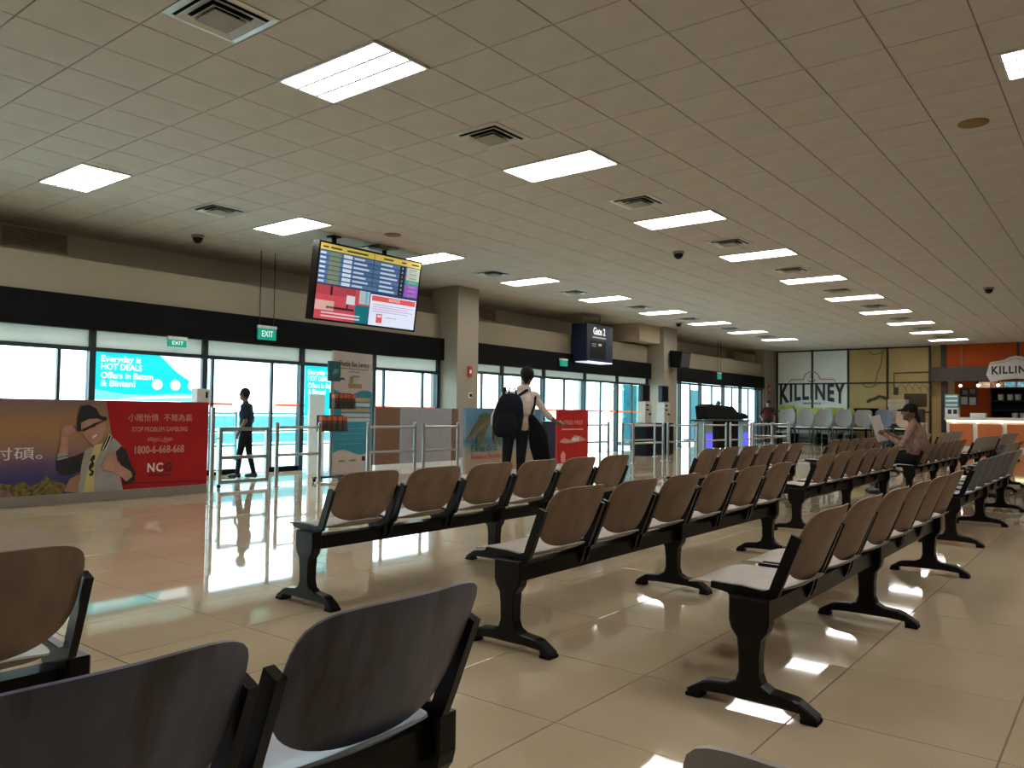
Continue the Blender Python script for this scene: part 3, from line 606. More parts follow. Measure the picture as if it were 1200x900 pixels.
for zb, off in ((1.135, .16), (.78, -.04)):
    yc = y+off; W_ = .22 if zb > 1 else .26
    MB().box(x+.02, x+.03, yc-W_, yc+W_, zb, zb+.25).build('box_back', M_FRAME, rk)
    MB().box(x+.02, x+.15, yc-W_, yc+W_, zb-.012, zb).build('box_floor', acr, rk)
    MB().box(x+.146, x+.15, yc-W_, yc+W_, zb, zb+.12).build('box_front', acr, rk)
    n = 5
    for k in range(n):
        a = yc-W_+.015+k*2*W_/n; e = a+2*W_/n-.02
        lo = MB().box(x+.05, x+.13, a, e, zb+.002, zb+.17).build('leaflet_stack', lfd, rk)
        MB().box(x+.05, x+.131, a, e, zb+.17, zb+.235).build('leaflet_top', lf, lo)

# ------------------------------------------------------------------ barrier rails
def rail(x0, y0, x1, y1, label, group='steel barrier rail sections', top=.87, posts=(1, 1), name='barrier_rail'):
    t = thing(name, label, 'barrier', ((x0+x1)/2, (y0+y1)/2, 0), group)
    for on_, (x, y) in zip(posts, ((x0, y0), (x1, y1))):
        if on_:
            p = MB().tube([(x, y, .01), (x, y, top+.03)], .028, 12); p.lathe([(.028, top+.03), (.031, top+.04), (.02, top+.055), (.001, top+.058)], (x, y, 0), 12)
            po = p.build('post', M_STEEL, t, True)
            MB().lathe([(.07, 0), (.07, .008), (.032, .014)], (x, y, 0), 14).build('base_plate', M_STEEL, po, True)
    for z in (top-.02, .45): MB().tube([(x0, y0, z), (x1, y1, z)], .022, 10).build('rail', M_STEEL, t, True)
    return t
gt = thing('barrier_gate', 'square steel swing gate on a caster in front of the exit door', 'gate', (-9.95, 6.5, 0))
MB().tube([(-9.72, 5.84, 0), (-9.72, 5.84, 1.13)], .03, 12).build('hinge_post', M_STEEL, gt, True)
ga, gb = Vector((-10.0, 6.12, 0)), Vector((-10.0, 6.88, 0))
for p in (ga, gb): MB().box(p.x-.03, p.x+.03, p.y-.025, p.y+.025, .06, .85).build('stile', M_STEEL, gt)
for z in (.06, .40, .80): MB().box(-10.025, -9.975, 6.145, 6.855, z, z+.05).build('crossbar', M_STEEL, gt)
b = MB().tube([(-10, 6.12, .07), (-10, 6.12, .03)], .012); b.tube([(-10.015, 6.12, .025), (-9.985, 6.12, .025)], .025, 12); b.build('caster', M_BLACK, gt, True)
for z in (.25, .70): MB().tube([(-9.72, 5.84, z), (-10.0, 6.12, z)], .01).build('hinge_arm', M_STEEL, gt)
rail(-9.72, 6.86, -9.72, 7.62, 'steel barrier rail section joining the gate to the brochure rack')
rail(-9.45, 8.35, -9.45, 9.38, 'steel barrier rail section in front of the brown partition board')
rail(-9.36, 9.50, -9.42, 10.42, 'steel barrier rail section in front of the grey partition board')
rail(-9.98, 14.6, -9.75, 16.1, 'steel barrier rail section right of the red poster')
RS = [(-8.85, 15.7, -8.85, 17.15), (-8.8, 17.3, -8.7, 18.7), (-8.62, 18.95, -8.62, 20.35), (-8.58, 20.55, -8.56, 21.95), (-8.60, 22.2, -8.66, 23.9), (-8.68, 24.05, -8.78, 25.7), (-10.0, 17.2, -9.9, 18.7), (-10.0, 25.95, -8.85, 26.05)]
RL = ['steel queue rail in front of the pair of self-service kiosks', 'steel queue rail just past the kiosks towards the cafe', 'steel queue rail before the column with the loudspeaker', 'steel queue rail at the start of the covered gate counter', 'steel queue rail along the covered black machine', 'last steel queue rail towards the tall grey chairs', 'steel queue rail behind the lane, beside the first kiosk', 'short steel cross rail closing the end of the queue lane']
for k, a in enumerate(RS): rail(*a, RL[k])
wb = thing('white_bin', 'low white base block behind the grey partition rails', 'block', (-9.3, 10.6, 0))
MB().bbox(-9.42, -9.18, 10.5, 10.75, 0, .26, .02).build('body', M_WHITE, wb); MB().bbox(-9.44, -9.16, 10.48, 10.77, .26, .29, .01).build('lid', M_WHITE, wb)

# black stanchion bins / counter blocks beside the red poster
for (xa, ya, yb, zt, lab) in [(-10.9, 16.0, 16.7, .92, 'black low cabinet behind the rails right of the red poster'), (-11.0, 14.9, 15.9, .92, 'dark navy low cabinet behind the red poster rails')]:
    c = thing('low_cabinet', lab, 'cabinet', (xa, (ya+yb)/2, 0))
    MB().bbox(xa-.25, xa+.2, ya, yb, .04, zt-.03, .01).build('body', M_BLACK if ya > 15.5 else M_NAVY, c)
    MB().bbox(xa-.27, xa+.22, ya-.02, yb+.02, zt-.03, zt, .006).build('top', M_BLK_METAL, c); MB().box(xa-.22, xa+.17, ya+.03, yb-.03, 0, .04).build('plinth', M_STEEL, c)
# self-service kiosks
for k, (x, y) in enumerate([(-10.35, 18.95), (-10.35, 20.05)]):
    t = thing('service_kiosk', ['slim self-service kiosk standing farther from the loudspeaker column', 'slim self-service kiosk standing closer to the loudspeaker column'][k], 'kiosk', (x, y, 0), 'self-service kiosks by the column')
    MB().bbox(x-.2, x+.2, y-.24, y+.24, 0, .88, .01).build('cabinet', M_BLACK, t)
    MB().bbox(x-.12, x+.12, y-.17, y+.17, .88, 1.46, .01).build('body', mat('kiosk_cream', (.52, .50, .44), .5), t)
    MB().bbox(x-.06, x+.06, y-.2, y+.2, 1.46, 1.93, .01).build('screen_head', M_FRAME, t)
    MB().box(x+.061, x+.064, y-.17, y+.17, 1.5, 1.9).build('screen', M_BLACK, t)
    for z, yy in ((1.34, -.06), (1.22, -.06), (1.1, .08)): MB().box(x+.12, x+.135, y+yy-.06, y+yy+.06, z, z+.045).build('slot', M_BLACK, t)
# gate counter with covered equipment
ct = thing('gate_counter', 'gate counter with blue lit pedestals before the last bay', 'counter', (-10.9, 25.0, 0))
for y in (23.9, 27.0):
    MB().bbox(-11.1, -10.7, y-.28, y+.28, 0, .92, .01).build('pedestal', mat('pedestal_grey', (.28, .40, .45), .4), ct)
    MB().box(-10.699, -10.69, y-.24, y+.24, .08, .50).build('blue_light', led('blueglow', (.06, .06, .9), 2.4), ct)
MB().bbox(-11.15, -10.6, 23.5, 27.4, .92, .97, .008).build('top', M_FRAME, ct)
MB().bbox(-11.1, -10.7, 24.6, 26.3, .03, .92, .01).build('front_panel', M_BLACK, ct)
def soft_lump(name, c, r, m, label, cat, seed):
    rnd = random.Random(seed); bm = bmesh.new(); bmesh.ops.create_icosphere(bm, subdivisions=3, radius=1)
    for v in bm.verts:
        n = v.co.copy(); k = 1+.10*math.sin(5*n.x+seed)+.10*math.sin(7*n.y+2*seed)+.05*rnd.uniform(-1, 1)
        v.co = Vector((c[0]+r[0]*n.x*k, c[1]+r[1]*n.y*k, c[2]+r[2]*(max(n.z, -.55)*k+.55)))
    me = bpy.data.meshes.new(name); bm.to_mesh(me); bm.free(); me.materials.append(m); me.polygons.foreach_set('use_smooth', [True]*len(me.polygons))
    return tag(link(name, me), label, cat)
cv = mat('black_sheet', (.006, .006, .006), .7, var=.3, spec=.15)
cm = MB(); cm.prism([(23.7, .975), (26.9, .975), (26.6, 1.10), (25.9, 1.42), (24.0, 1.48), (23.6, 1.40)], 'x', -11.05, -10.72)
tag(cm.build('covered_machine', cv), 'long machine under a black sheet on the gate counter', 'machine')
soft_lump('black_bag', (-10.9, 27.12, .995), (.16, .20, .14), cv, 'slumped black bag at the end of the gate counter', 'bag', 3)
# wall bits
sp = thing('wall_speaker', 'black loudspeaker bracketed high on the column by the last bay', 'speaker', (-11.4, 23.0, 2.6))
MB().prism([(-11.42, 2.62), (-11.08, 2.58), (-11.02, 3.10), (-11.42, 3.15)], 'y', 22.55, 23.2).build('cabinet', M_BLACK, sp); MB().box(-11.52, -11.4, 22.8, 22.95, 2.8, 2.95).build('bracket', M_BLACK, sp)
MB().prism([(-11.078, 2.62), (-11.018, 3.06), (-11.012, 3.06), (-11.07, 2.62)], 'y', 22.6, 23.15).build('front_mesh', mat('speaker_mesh', (.03, .03, .032), .7, scale=60), sp)
for (x, y, z, s, lab) in [(-11.55, 13.12, 1.90, .12, 'red fire alarm box on the cream column'), (-11.95, 32.6, 2.05, .2, 'small red fire notice on the far corner pier')]:
    f = thing('fire_alarm', lab, 'fire alarm', (x, y, z)); MB().bbox(x, x+.04, y-s/2, y+s/2, z, z+s*1.9, .006).build('box', mat('alarm_red', (.45, .03, .02), .45), f)
    MB().box(x+.041, x+.045, y-s*.25, y+s*.25, z+s*.6, z+s*1.25).build('label_plate', M_WINK, f)
f = thing('wall_switch', 'small dark round switch low on the cream column', 'switch', (-11.55, 13.15, 1.45)); MB().bbox(-11.55, -11.53, 13.1, 13.2, 1.42, 1.55, .004).build('plate', M_WHITE, f); MB().bbox(-11.53, -11.51, 13.12, 13.18, 1.45, 1.52, .004).build('button', M_BLACK, f)

# ------------------------------------------------------------------ beam benches
def squircle(a, b):
    n = 5.0 if b > 0 else 2.7
    m = max(abs(a), abs(b))
    if m < 1e-6: return a, b
    k = m/((abs(a)**n+abs(b)**n)**(1/n)); return a*k, b*k
def shell(fn, nu=14, nv=12, th=.014):
    """curved sheet with thickness from fn(a, b) -> point, normal direction by finite differences"""
    def P(a, b): return Vector(fn(*squircle(a, b)))
    g = [[(-1+2*i/nu, -1+2*j/nv) for i in range(nu+1)] for j in range(nv+1)]
    m = MB(); A = []; B = []
    for row in g:
        for a, b in row:
            p = P(a, b); e = 1e-3
            sa, sb_ = squircle(a*.98, b*.98)
            n = (Vector(fn(sa+e, sb_))-Vector(fn(sa-e, sb_))).cross(Vector(fn(sa, sb_+e))-Vector(fn(sa, sb_-e))).normalized()
            edge = max(abs(a), abs(b)) > .999
            A.append(p+n*(th*.5 if not edge else th*.2)); B.append(p-n*(th*.5 if not edge else th*.2))
    W = nu+1; N = len(A); F_ = []
    for j in range(nv):
        for i in range(nu):
            q = (j*W+i, j*W+i+1, (j+1)*W+i+1, (j+1)*W+i); F_.append(q); F_.append(tuple(N+k for k in q[::-1]))
    ring = [i for i in range(W)]+[j*W+nu for j in range(1, nv+1)]+[nv*W+i for i in range(nu-1, -1, -1)]+[j*W for j in range(nv-1, 0, -1)]
    for k in range(len(ring)): a, b = ring[k], ring[(k+1) % len(ring)]; F_.append((a, N+a, N+b, b))
    m.add(A+B, F_); return m
def back_fn(a, b):
    u = (b+1)/2
    return (.135+.118*u-.052*a*a*(1-.25*u), .237*a, .464+.292*u)
def seat_fn(a, b):
    # b=-1 rear, b=1 front (the sitter looks towards -x)
    x = .165-.485*(b+1)/2
    z = .424+.060*max(0, -b-.40)**2*2.2-.03*max(0, b-.6)**2*4+.012*a*a
    return (x, .228*a, z)
CH = {}
for nm, mb_, ms_ in (('brown', M_BROWN, M_CREAM), ('blue', M_BLUE, M_PALEBLUE), ('slate', M_BLUEG, M_PALEBLUE), ('grey', M_GREY, M_CREAM)):
    CH[nm] = (shell(back_fn).mesh('backrest', mb_, True), shell(seat_fn).mesh('seat', ms_, True))
def side_frame_mesh():
    m = MB(); pts = [(-.17, .437), (-.05, .428), (.04, .420), (.078, .435), (.098, .485), (.165, .655)]
    w_ = .021
    L_, R_ = [], []
    for i, p in enumerate(pts):
        p0 = Vector(pts[max(i-1, 0)]); p1 = Vector(pts[min(i+1, len(pts)-1)]); t = (p1-p0).normalized(); n = Vector((-t.y, t.x))
        k = w_*(.6 if i == 0 else 1); L_.append(Vector(p)+n*k); R_.append(Vector(p)-n*k)
    for y0, y1 in ((-.011, .011),):
        n = len(pts)
        vs = [(q.x, y, q.y) for y in (y0, y1) for q in L_+R_]
        fs = []
        for i in range(n-1):
            fs += [(i, i+1, n+i+1, n+i), (2*n+i, 3*n+i, 3*n+i+1, 2*n+i+1), (i, 2*n+i, 2*n+i+1, i+1), (n+i, n+i+1, 3*n+i+1, 3*n+i)]
        fs += [(0, n, 3*n, 2*n), (n-1, 3*n-1, 4*n-1, 2*n-1)]
        m.add(vs, fs)
    m.prism([(-.11, .425), (.075, .415), (.06, .36), (.045, .33), (-.045, .33), (-.07, .37)], 'y', -.009, .009)
    return m.mesh('side_frame', M_BLK_METAL)
SIDE = side_frame_mesh()
def leg_mesh():
    half = [(0, .415), (.078, .415), (.078, .325), (.070, .295), (.046, .262), (.040, .20), (.040, .135), (.052, .102), (.085, .084), (.165, .076), (.185, .070), (.250, .028), (.250, .0), (.195, .0), (.188, .030), (.10, .036), (0, .036)]
    pts = half+[(-x, z) for x, z in half[::-1] if x > 0]
    m = MB().prism(pts, 'y', -.032, .032)
    me = m.mesh('leg', M_BLK_METAL); bm = bmesh.new(); bm.from_mesh(me)
    es = [e for e in bm.edges if abs(e.verts[0].co.y-e.verts[1].co.y) < 1e-6]
    bmesh.ops.bevel(bm, geom=es, offset=.006, segments=1, affect='EDGES'); bm.to_mesh(me); bm.free(); return me
LEG = leg_mesh()
PAD = MB().bbox(-.03, .03, -.036, .036, 0, .016, .004).mesh('foot_pad', M_BLACK)
BEAMS = {}
PITCH_Y = .556
def bench(xc, y0, n, cols, label, group=None, rz=0, name='beam_bench', legs_every=3, x_is_row=False):
    """n linked seats along +y from y0, facing -x (rz turns the whole bench about its first leg)"""
    t = thing(name, label, 'bench', (xc, y0, 0), group, rz)
    if n not in BEAMS:
        b = MB().box(-.04, .04, -.03, n*PITCH_Y+.03, .31, .385)
        BEAMS[n] = b.mesh('beam', M_BLK_METAL)
    link('beam', BEAMS[n], t)
    ls = sorted(set(list(range(0, n, legs_every))+[n]))
    for k in ls:
        lo = link('leg', LEG, t, (0, k*PITCH_Y, 0)); [link('foot_pad', PAD, lo, (s*.223, 0, 0)) for s in (-1, 1)]
    for k in range(n):
        c = CH[cols[k % len(cols)]]; y = (k+.5)*PITCH_Y
        link('seat', c[1], t, (0, y, 0)); link('backrest', c[0], t, (0, y, 0))
        for s in (-1, 1): link('side_frame', SIDE, t, (0, y+s*.251, 0))
    return t
B = ['brown']
bench(-1.31, 1.345-4*PITCH_Y, 4, ['blue'], 'blue-grey linked seats with streaked dirty backs', legs_every=2)
bench(-2.36, .99-4*PITCH_Y, 4, B, 'brown linked seats whose end stands beside the streaked blue seats', legs_every=2)
bench(-3.69, 2.83, 6, B, 'brown six-seat bench between the beach poster and the streaked blue seats')
bench(-2.30, 2.93, 6, B, 'brown six-seat bench in the middle of the three front brown benches')
bench(-1.14, 2.93, 6, B, 'brown six-seat bench straight ahead of the streaked blue seats')
bench(-3.72, 7.60, 6, B, 'brown six-seat bench nearest the queue lanes and kiosks')
bench(-2.52, 7.62, 6, B, 'brown six-seat bench in front of the seated newspaper reader')
bench(-1.25, 7.82, 6, ['slate']*5+['grey'], 'slate blue linked seats behind the front brown bench')
bench(-3.78, 12.3, 6, B, 'brown bench beyond the queue lanes in line with the tall grey chairs')
bench(-2.42, 12.0, 6, B, 'brown bench on which the newspaper reader sits')
bench(-1.62, 12.5, 5, ['slate', 'grey', 'grey', 'grey', 'brown'], 'bench with one slate blue seat followed by beige seats')
bench(-3.85, 17.0, 6, ['grey'], 'greyish beige bench half hidden by the newspaper reader', 'far beige benches before the cafe')
bench(-2.5, 17.0, 6, ['grey'], 'greyish beige bench in line with the newspaper reader\'s bench', 'far beige benches before the cafe')
bench(-3.9, 21.7, 6, ['grey'], 'greyish beige bench before the drinks cabinet end of the cafe counter', 'far beige benches at the cafe')
bench(-2.6, 21.7, 6, ['grey'], 'greyish beige bench before the cafe counter under the name sign', 'far beige benches at the cafe')
bench(-.45, 1.03, 2, ['grey'], 'greyish linked seats with only a rounded back corner showing', rz=math.radians(-90), legs_every=2)

# ------------------------------------------------------------------ far side: glazed cafe partition and stall
PXS = [-11.86, -10.39, -8.97, -7.5, -6.0]
pw = bpy.data.objects.new('window_4', None); COL.objects.link(pw); pw.location = (-8.9, YF, 0); struct(pw)
for x in PXS: MB().box(x-.04, x+.04, YF-.04, YF+.04, 0, CEIL).build('mullion', M_DBROWN, pw)
for xa, xb in zip(PXS, PXS[1:]):
    for z in (2.48, 1.34, CEIL-.04, .04): MB().box(xa+.04, xb-.04, YF-.035, YF+.035, z-.03, z+.03).build('transom', M_DBROWN, pw)
struct(MB().box(-5.62, -5.42, YF-.08, YF+.08, 0, CEIL).build('trim_post', M_DBROWN))
M_WPANEL = mat('logo_panel_white', (.88, .92, .86), .4, var=.05, scale=1)
zs = [.07, 1.31, 1.37, 2.45, 2.51, CEIL-.07]
for i in range(4):
    for k in range(3):
        MB().box(PXS[i]+.04, PXS[i+1]-.04, YF-.008, YF+.008, zs[2*k], zs[2*k+1]).build('panel', M_WPANEL if i < 2 else M_TAN, pw)
struct(MB().box(-12.1, PXS[0]-.04, YF-.02, YF+.1, 0, CEIL).build('wall_corner', M_COLUMN))
struct(MB().box(-6.0, -5.62, YF+.3, YF+.4, 0, CEIL).build('wall_cafe_side', M_TAN))
lg = thing('cafe_logo', 'large black cafe name logo with orange outline on the white glass panels', 'logo', (-10.41, YF-.02, 1.4))
LY = YF-.042
def kil_warp(top, bot, k):
    def f(c):
        t = (top-c.y)/(top-bot); return Vector((c.x, top-(top-bot)*t*(1+k*c.x*c.x), c.z))
    return f
text('KILLINEY', .90, (-10.41, LY, 2.12), WALLY, M_INK, lg, width=2.66, warp=kil_warp(.33, -.33, .20), bold=.032, space=1.18)
text('SINCE 1919', .10, (-10.41, LY, 1.66), WALLY, M_INK, lg, width=.72, bold=.003)
M_LOGOR = mat('logo_orange', (.48, .14, .07), .5)
def stroke(pts, wd, pos, frame, m, parent, name='print'):
    pts = [Vector((a, b)) for a, b in pts]; L_, R_ = [], []
    for i, p in enumerate(pts):
        t = (pts[min(i+1, len(pts)-1)]-pts[max(i-1, 0)]).normalized(); n = Vector((-t.y, t.x))
        L_.append(p+n*wd/2); R_.append(p-n*wd/2)
    r, u, nn = frame; P = Vector(pos); b = MB(); n = len(pts)
    Q = [P+r*q.x+u*q.y+nn*d for d in (0, .002) for q in L_+R_]
    fs = []
    for i in range(n-1): fs += [(i, n+i, n+i+1, i+1), (2*n+i, 2*n+i+1, 3*n+i+1, 3*n+i)]
    b.add(Q, fs); return b.build(name, m, parent)
arc = [(.32*math.cos(math.pi*(1-t/8)), 2.68+.30*math.sin(math.pi*t/8)) for t in range(9)]
O = (-10.41, LY, 0)
stroke([(-.93, 2.56), (-.86, 2.66), (-.4, 2.66)]+[(a, b) for a, b in arc]+[(.4, 2.66), (.86, 2.66), (.96, 2.56)], .035, O, WALLY, M_LOGOR, lg)
stroke([(-.7, 1.37), (-.35, 1.43), (0, 1.45), (.35, 1.43), (.7, 1.37)], .035, O, WALLY, M_LOGOR, lg)
stroke([(0, 2.84), (0, 2.58)], .035, O, WALLY, M_INK, lg); stroke([(-.08, 2.76), (.08, 2.76)], .025, O, WALLY, M_INK, lg)
stroke([(-.14, 2.66), (-.10, 2.58), (0, 2.55), (.10, 2.58), (.14, 2.66)], .03, O, WALLY, M_INK, lg)
stroke([(-.05+.0, 2.86), (0, 2.90), (.05, 2.86), (0, 2.82), (-.05, 2.86)], .02, O, WALLY, M_INK, lg)
# mural drawn on the tan panels
mu = thing('wall_mural', 'brown line mural of branches and a kettle on the tan panels', 'mural', (-7.4, YF-.02, 1.2))
O = (0, LY-.02, 0); M_MUR = mat('mural_brown', (.06, .04, .02), .6); M_MURL = mat('mural_light', (.26, .19, .08), .6)
stroke([(-7.62, 3.8), (-7.7, 3.5), (-7.72, 3.2), (-7.85, 2.9), (-7.9, 2.6), (-8.0, 2.42)], .05, O, WALLY, M_MURL, mu)
stroke([(-8.2, 3.75), (-8.0, 3.6), (-7.75, 3.65), (-7.6, 3.8)], .06, O, WALLY, M_MURL, mu)
stroke([(-8.45, 2.45), (-8.3, 2.33), (-8.1, 2.3), (-7.95, 2.38), (-7.85, 2.5)], .05, O, WALLY, M_MURL, mu)
stroke([(-8.25, 1.72), (-8.1, 1.82), (-7.95, 1.86), (-7.8, 1.95), (-7.6, 1.9), (-7.5, 1.84)], .11, O, WALLY, M_MUR, mu)
stroke([(-7.25, 2.0), (-7.25, 2.85), (-6.0, 2.87)], .05, O, WALLY, M_MUR, mu)
for k in range(5): stroke([(-7.1+.25*k, 2.3-.03*k), (-7.0+.25*k, 2.42), (-6.85+.25*k, 2.25), (-6.8+.25*k, 2.12)], .035, O, WALLY, M_MURL, mu)
shape(rect(-7.25, -7.1, 2.0, 2.3), O, WALLY, M_MUR, mu); shape(rect(-6.9, -6.1, 1.55, 2.05), O, WALLY, M_MUR, mu)
# kettle-shaped dark tub and stacked cartons in front
tb = MB(); tb.lathe([(.30, .92), (.42, 1.38), (.46, 1.44), (.44, 1.46)], (-8.05, YF-1.0, 0), 16)
tt = thing('dark_tub', 'dark round tub on a black stand before the tan panels', 'tub', (-8.05, YF-1.0, 0)); tb.build('tub', M_BLACK, tt, True)
MB().lathe([(.22, 0), (.22, .03), (.05, .06), (.05, .88), (.2, .92)], (-8.05, YF-1.0, 0), 14).build('stand', M_BLACK, tt, True)
M_CARD = mat('carton_board', (.46, .38, .28), .8, var=.07)
for k in range(3):
    z = .94+.29*k; c = thing('carton', ['carton', 'lowest pale cardboard carton stacked on the cafe table', 'middle pale cardboard carton stacked on the cafe table', 'topmost pale cardboard carton stacked on the cafe table'][k+1], 'carton', (-6.93, YF-.9, z), 'cartons on the cafe table')
    MB().bbox(-7.24+.03*(k % 2), -6.62, YF-1.2, YF-.6, z, z+.285, .006).build('box', M_CARD, c); MB().box(-7.24+.03*(k % 2), -6.62, YF-1.203, YF-1.201, z+.13, z+.17).build('tape', mat('tape', (.40, .30, .18), .4), c)
ctab = thing('cafe_table', 'white framed cafe table with glass guard under the cartons', 'table', (-6.8, YF-.9, 0))
MB().bbox(-7.5, -6.0, YF-1.3, YF-.5, .90, .94, .006).build('table_top', M_WHITE, ctab)
for px in (-7.46, -6.04):
    for py in (YF-1.26, YF-.54): MB().box(px-.025, px+.025, py-.025, py+.025, 0, .9).build('leg', M_WHITE, ctab)
MB().box(-7.4, -6.1, YF-1.28, YF-1.26, .1, .88).build('front_panel', mat('table_dark', (.05, .07, .07), .4), ctab)
MB().bbox(-6.55, -6.05, YF-1.15, YF-.65, .94, 1.45, .02).build('coffee_machine', M_DBROWN, None)
tag(bpy.data.objects['coffee_machine'], 'boxy dark brown coffee machine beside the cartons', 'machine')
# stall
struct(MB().box(-5.42, X1, YF+1.6, YF+1.7, 0, CEIL).build('wall_stall', M_ORANGE))
fs_ = struct(MB().box(-5.42, X1, YF-.06, YF+.06, 3.05, CEIL-.01).build('wall_stall_fascia', M_ORANGE))
for x in (-3.15, -.9, 1.35): MB().box(x-.05, x+.05, YF-.07, YF-.06, 3.05, CEIL-.01).build('joint_strip', M_DBROWN, fs_)
cn = thing('stall_canopy', 'dark brown canopy board hung over the cafe counter', 'canopy', (-3, YF-.3, 2.5))
MB().bbox(-5.95, 3.0, YF-.35, YF-.15, 2.5, 3.02, .01).build('board', mat('canopy_brown', (.045, .028, .026), .5, var=.15, stretch=(1, 1, 8)), cn)
for x in (-4.9, -2.0): MB().tube([(x, YF-.25, 3.0), (x, YF-.25, CEIL)], .02).build('hanger', mat('hanger_olive', (.20, .18, .10), .5), cn)
sg = thing('stall_sign', 'white scalloped cafe name sign on the brown canopy', 'sign', (-3.2, YF-.4, 2.5))
so = [(-.92, -.12), (-.80, .33), (-.36, .40), (-.2, .50), (0, .54), (.2, .50), (.36, .40), (.80, .33), (.92, -.12), (.78, -.40), (.4, -.30), (0, -.27), (-.4, -.30), (-.78, -.40)]
sm = MB(); sm.prism([(-3.18+a, 2.83+b) for a, b in so], 'y', YF-.44, YF-.37); sm.build('board', mat('sign_white', (.62, .58, .54), .5), sg)
text('KILLINEY', .36, (-3.18, YF-.441, 2.86), WALLY, M_INK, sg, width=1.5, warp=kil_warp(.13, -.13, .25), bold=.012, space=1.15)
stroke([(-.8, .26), (-.34, .33), (0, .45), (.34, .33), (.8, .26)], .02, (-3.18, YF-.442, 2.83), WALLY, M_LOGOR, sg)
co = thing('stall_counter', 'cafe counter with glowing light strip over orange panels', 'counter', (-2.5, YF-.4, 0))
MB().bbox(-5.4, 2.0, YF-.75, YF-.1, 1.06, 1.16, .008).build('worktop', M_WHITE, co)
MB().box(-5.35, 1.95, YF-.70, YF-.69, 1.0, 1.055).build('light_strip', led('warmstrip', (1.0, .72, .42), 4.0), co)
MB().box(-5.35, 1.95, YF-.66, YF-.2, 0, 1.06).build('carcass', M_WHITE, co)
for k in range(8): MB().bbox(-5.25+k*.9, -4.5+k*.9, YF-.70, YF-.66, .12, .92, .006).build('front_panel', mat('counter_orange', (.60, .16, .035), .5), co)
for x in (-5.1, -4.35, -3.6, -2.4): led_ = MB().ellip((x, YF-.72, 1.0), (.05, .03, .05)).build('spot_lamp', led('warmspot', (1, .8, .55), 6.0), co)
# shelf unit with cups
sh = thing('stall_shelf', 'black open shelf unit behind the cafe counter', 'shelf', (-2.6, YF+1.4, 0))
MB().box(-4.15, -1.0, YF+1.55, YF+1.59, 1.05, 2.3).build('back_panel', M_BLACK, sh)
for z in (1.1, 1.45, 1.8, 2.25): MB().box(-4.15, -1.0, YF+1.2, YF+1.56, z-.02, z+.02).build('shelf_board', M_BLK_METAL, sh)
for x in (-4.15, -2.6, -1.0): MB().box(x-.02, x+.02, YF+1.2, YF+1.56, 0, 2.27).build('upright', M_BLK_METAL, sh)
cupm = MB().lathe([(.06, 0), (.095, .02), (.105, .22), (.10, .225), (.09, .03), (.001, .025)], (0, 0, 0), 14).mesh('cup', M_WINK, True)
for k, (x, z) in enumerate([(-3.85, 1.82), (-3.55, 1.82), (-3.30, 1.82), (-2.3, 1.82), (-2.0, 1.82), (-2.35, 1.47), (-3.4, 1.12), (-3.15, 1.12), (-2.9, 1.12)]):
    tag(link('storage_cup', cupm, None, (x, YF+1.38, z)), 'white cylindrical container on the black cafe shelf', 'container', 'white containers on the cafe shelf')
mn = thing('menu_board', 'pictured menu board strip under the brown canopy', 'menu', (-3.2, YF+.2, 2.2))
MB().bbox(-4.45, -2.0, YF+.15, YF+.2, 2.26, 2.48, .005).build('board', mat('menu_back', (.35, .26, .18), .5), mn)
for k, c in enumerate([(.45, .35, .22), (.25, .12, .06), (.12, .28, .36), (.2, .4, .45), (.5, .22, .08), (.2, .38, .5)]):
    MB().box(-4.4+k*.4, -4.06+k*.4, YF+.14, YF+.149, 2.28, 2.46).build('picture', mat('menu_pic%d' % k, c, .5, var=.6, scale=12, emit=.5), mn)
for x in (-4.95, -4.38, -3.75):
    l = thing('spot_lamp', 'small glowing spotlight under the brown canopy', 'lamp', (x, YF-.25, 2.3), 'spotlights under the cafe canopy')
    MB().tube([(x, YF-.25, 2.5), (x, YF-.25, 2.38)], .02).build('stem', M_BLACK, l); MB().ellip((x, YF-.25, 2.33), (.05, .05, .05)).build('bulb', led('bulb', (1, .86, .65), 12.0), l)
ps = thing('notice_board', 'dark notice board with two white sheets on the orange wall', 'notice board', (-4.9, YF+1.58, 1.6))
MB().box(-5.25, -4.65, YF+1.56, YF+1.6, 1.62, 2.3).build('board', M_DBROWN, ps)
for x, z in ((-5.2, 1.66), (-4.92, 1.64)): MB().box(x, x+.22, YF+1.55, YF+1.559, z, z+.3).build('sheet', M_WINK, ps)
for x, z in ((-5.15, 2.05), (-4.9, 2.08)): MB().box(x, x+.18, YF+1.55, YF+1.559, z, z+.18).build('photo', mat('photo_grey', (.25, .25, .28), .5, var=.5, scale=14), ps)
fd = thing('display_fridge', 'small glass fronted drinks cabinet on the end of the cafe counter', 'display cabinet', (-5.35, YF-.45, 1.16))
MB().bbox(-5.4, -4.95, YF-.68, YF-.3, 1.16, 1.5, .01).build('lower_case', M_WHITE, fd); MB().bbox(-5.4, -4.95, YF-.68, YF-.3, 1.5, 2.0, .01).build('upper_case', mat('fridge_teal', (.16, .26, .26), .4), fd)
for z in (1.58, 1.74, 1.9): MB().box(-5.36, -4.99, YF-.69, YF-.68, z, z+.05).build('lit_shelf', led('fridge', (.45, .6, .6), .5), fd)
for x in (-5.3, -5.12): MB().bbox(x, x+.12, YF-.69, YF-.681, 1.28, 1.44, .002).build('motif', M_INK, fd)
sq = MB().bbox(-4.6, -4.1, YF-.6, YF-.25, 1.16, 1.32, .02); tag(sq.build('counter_box', M_WHITE), 'low white box on the cafe counter', 'box')
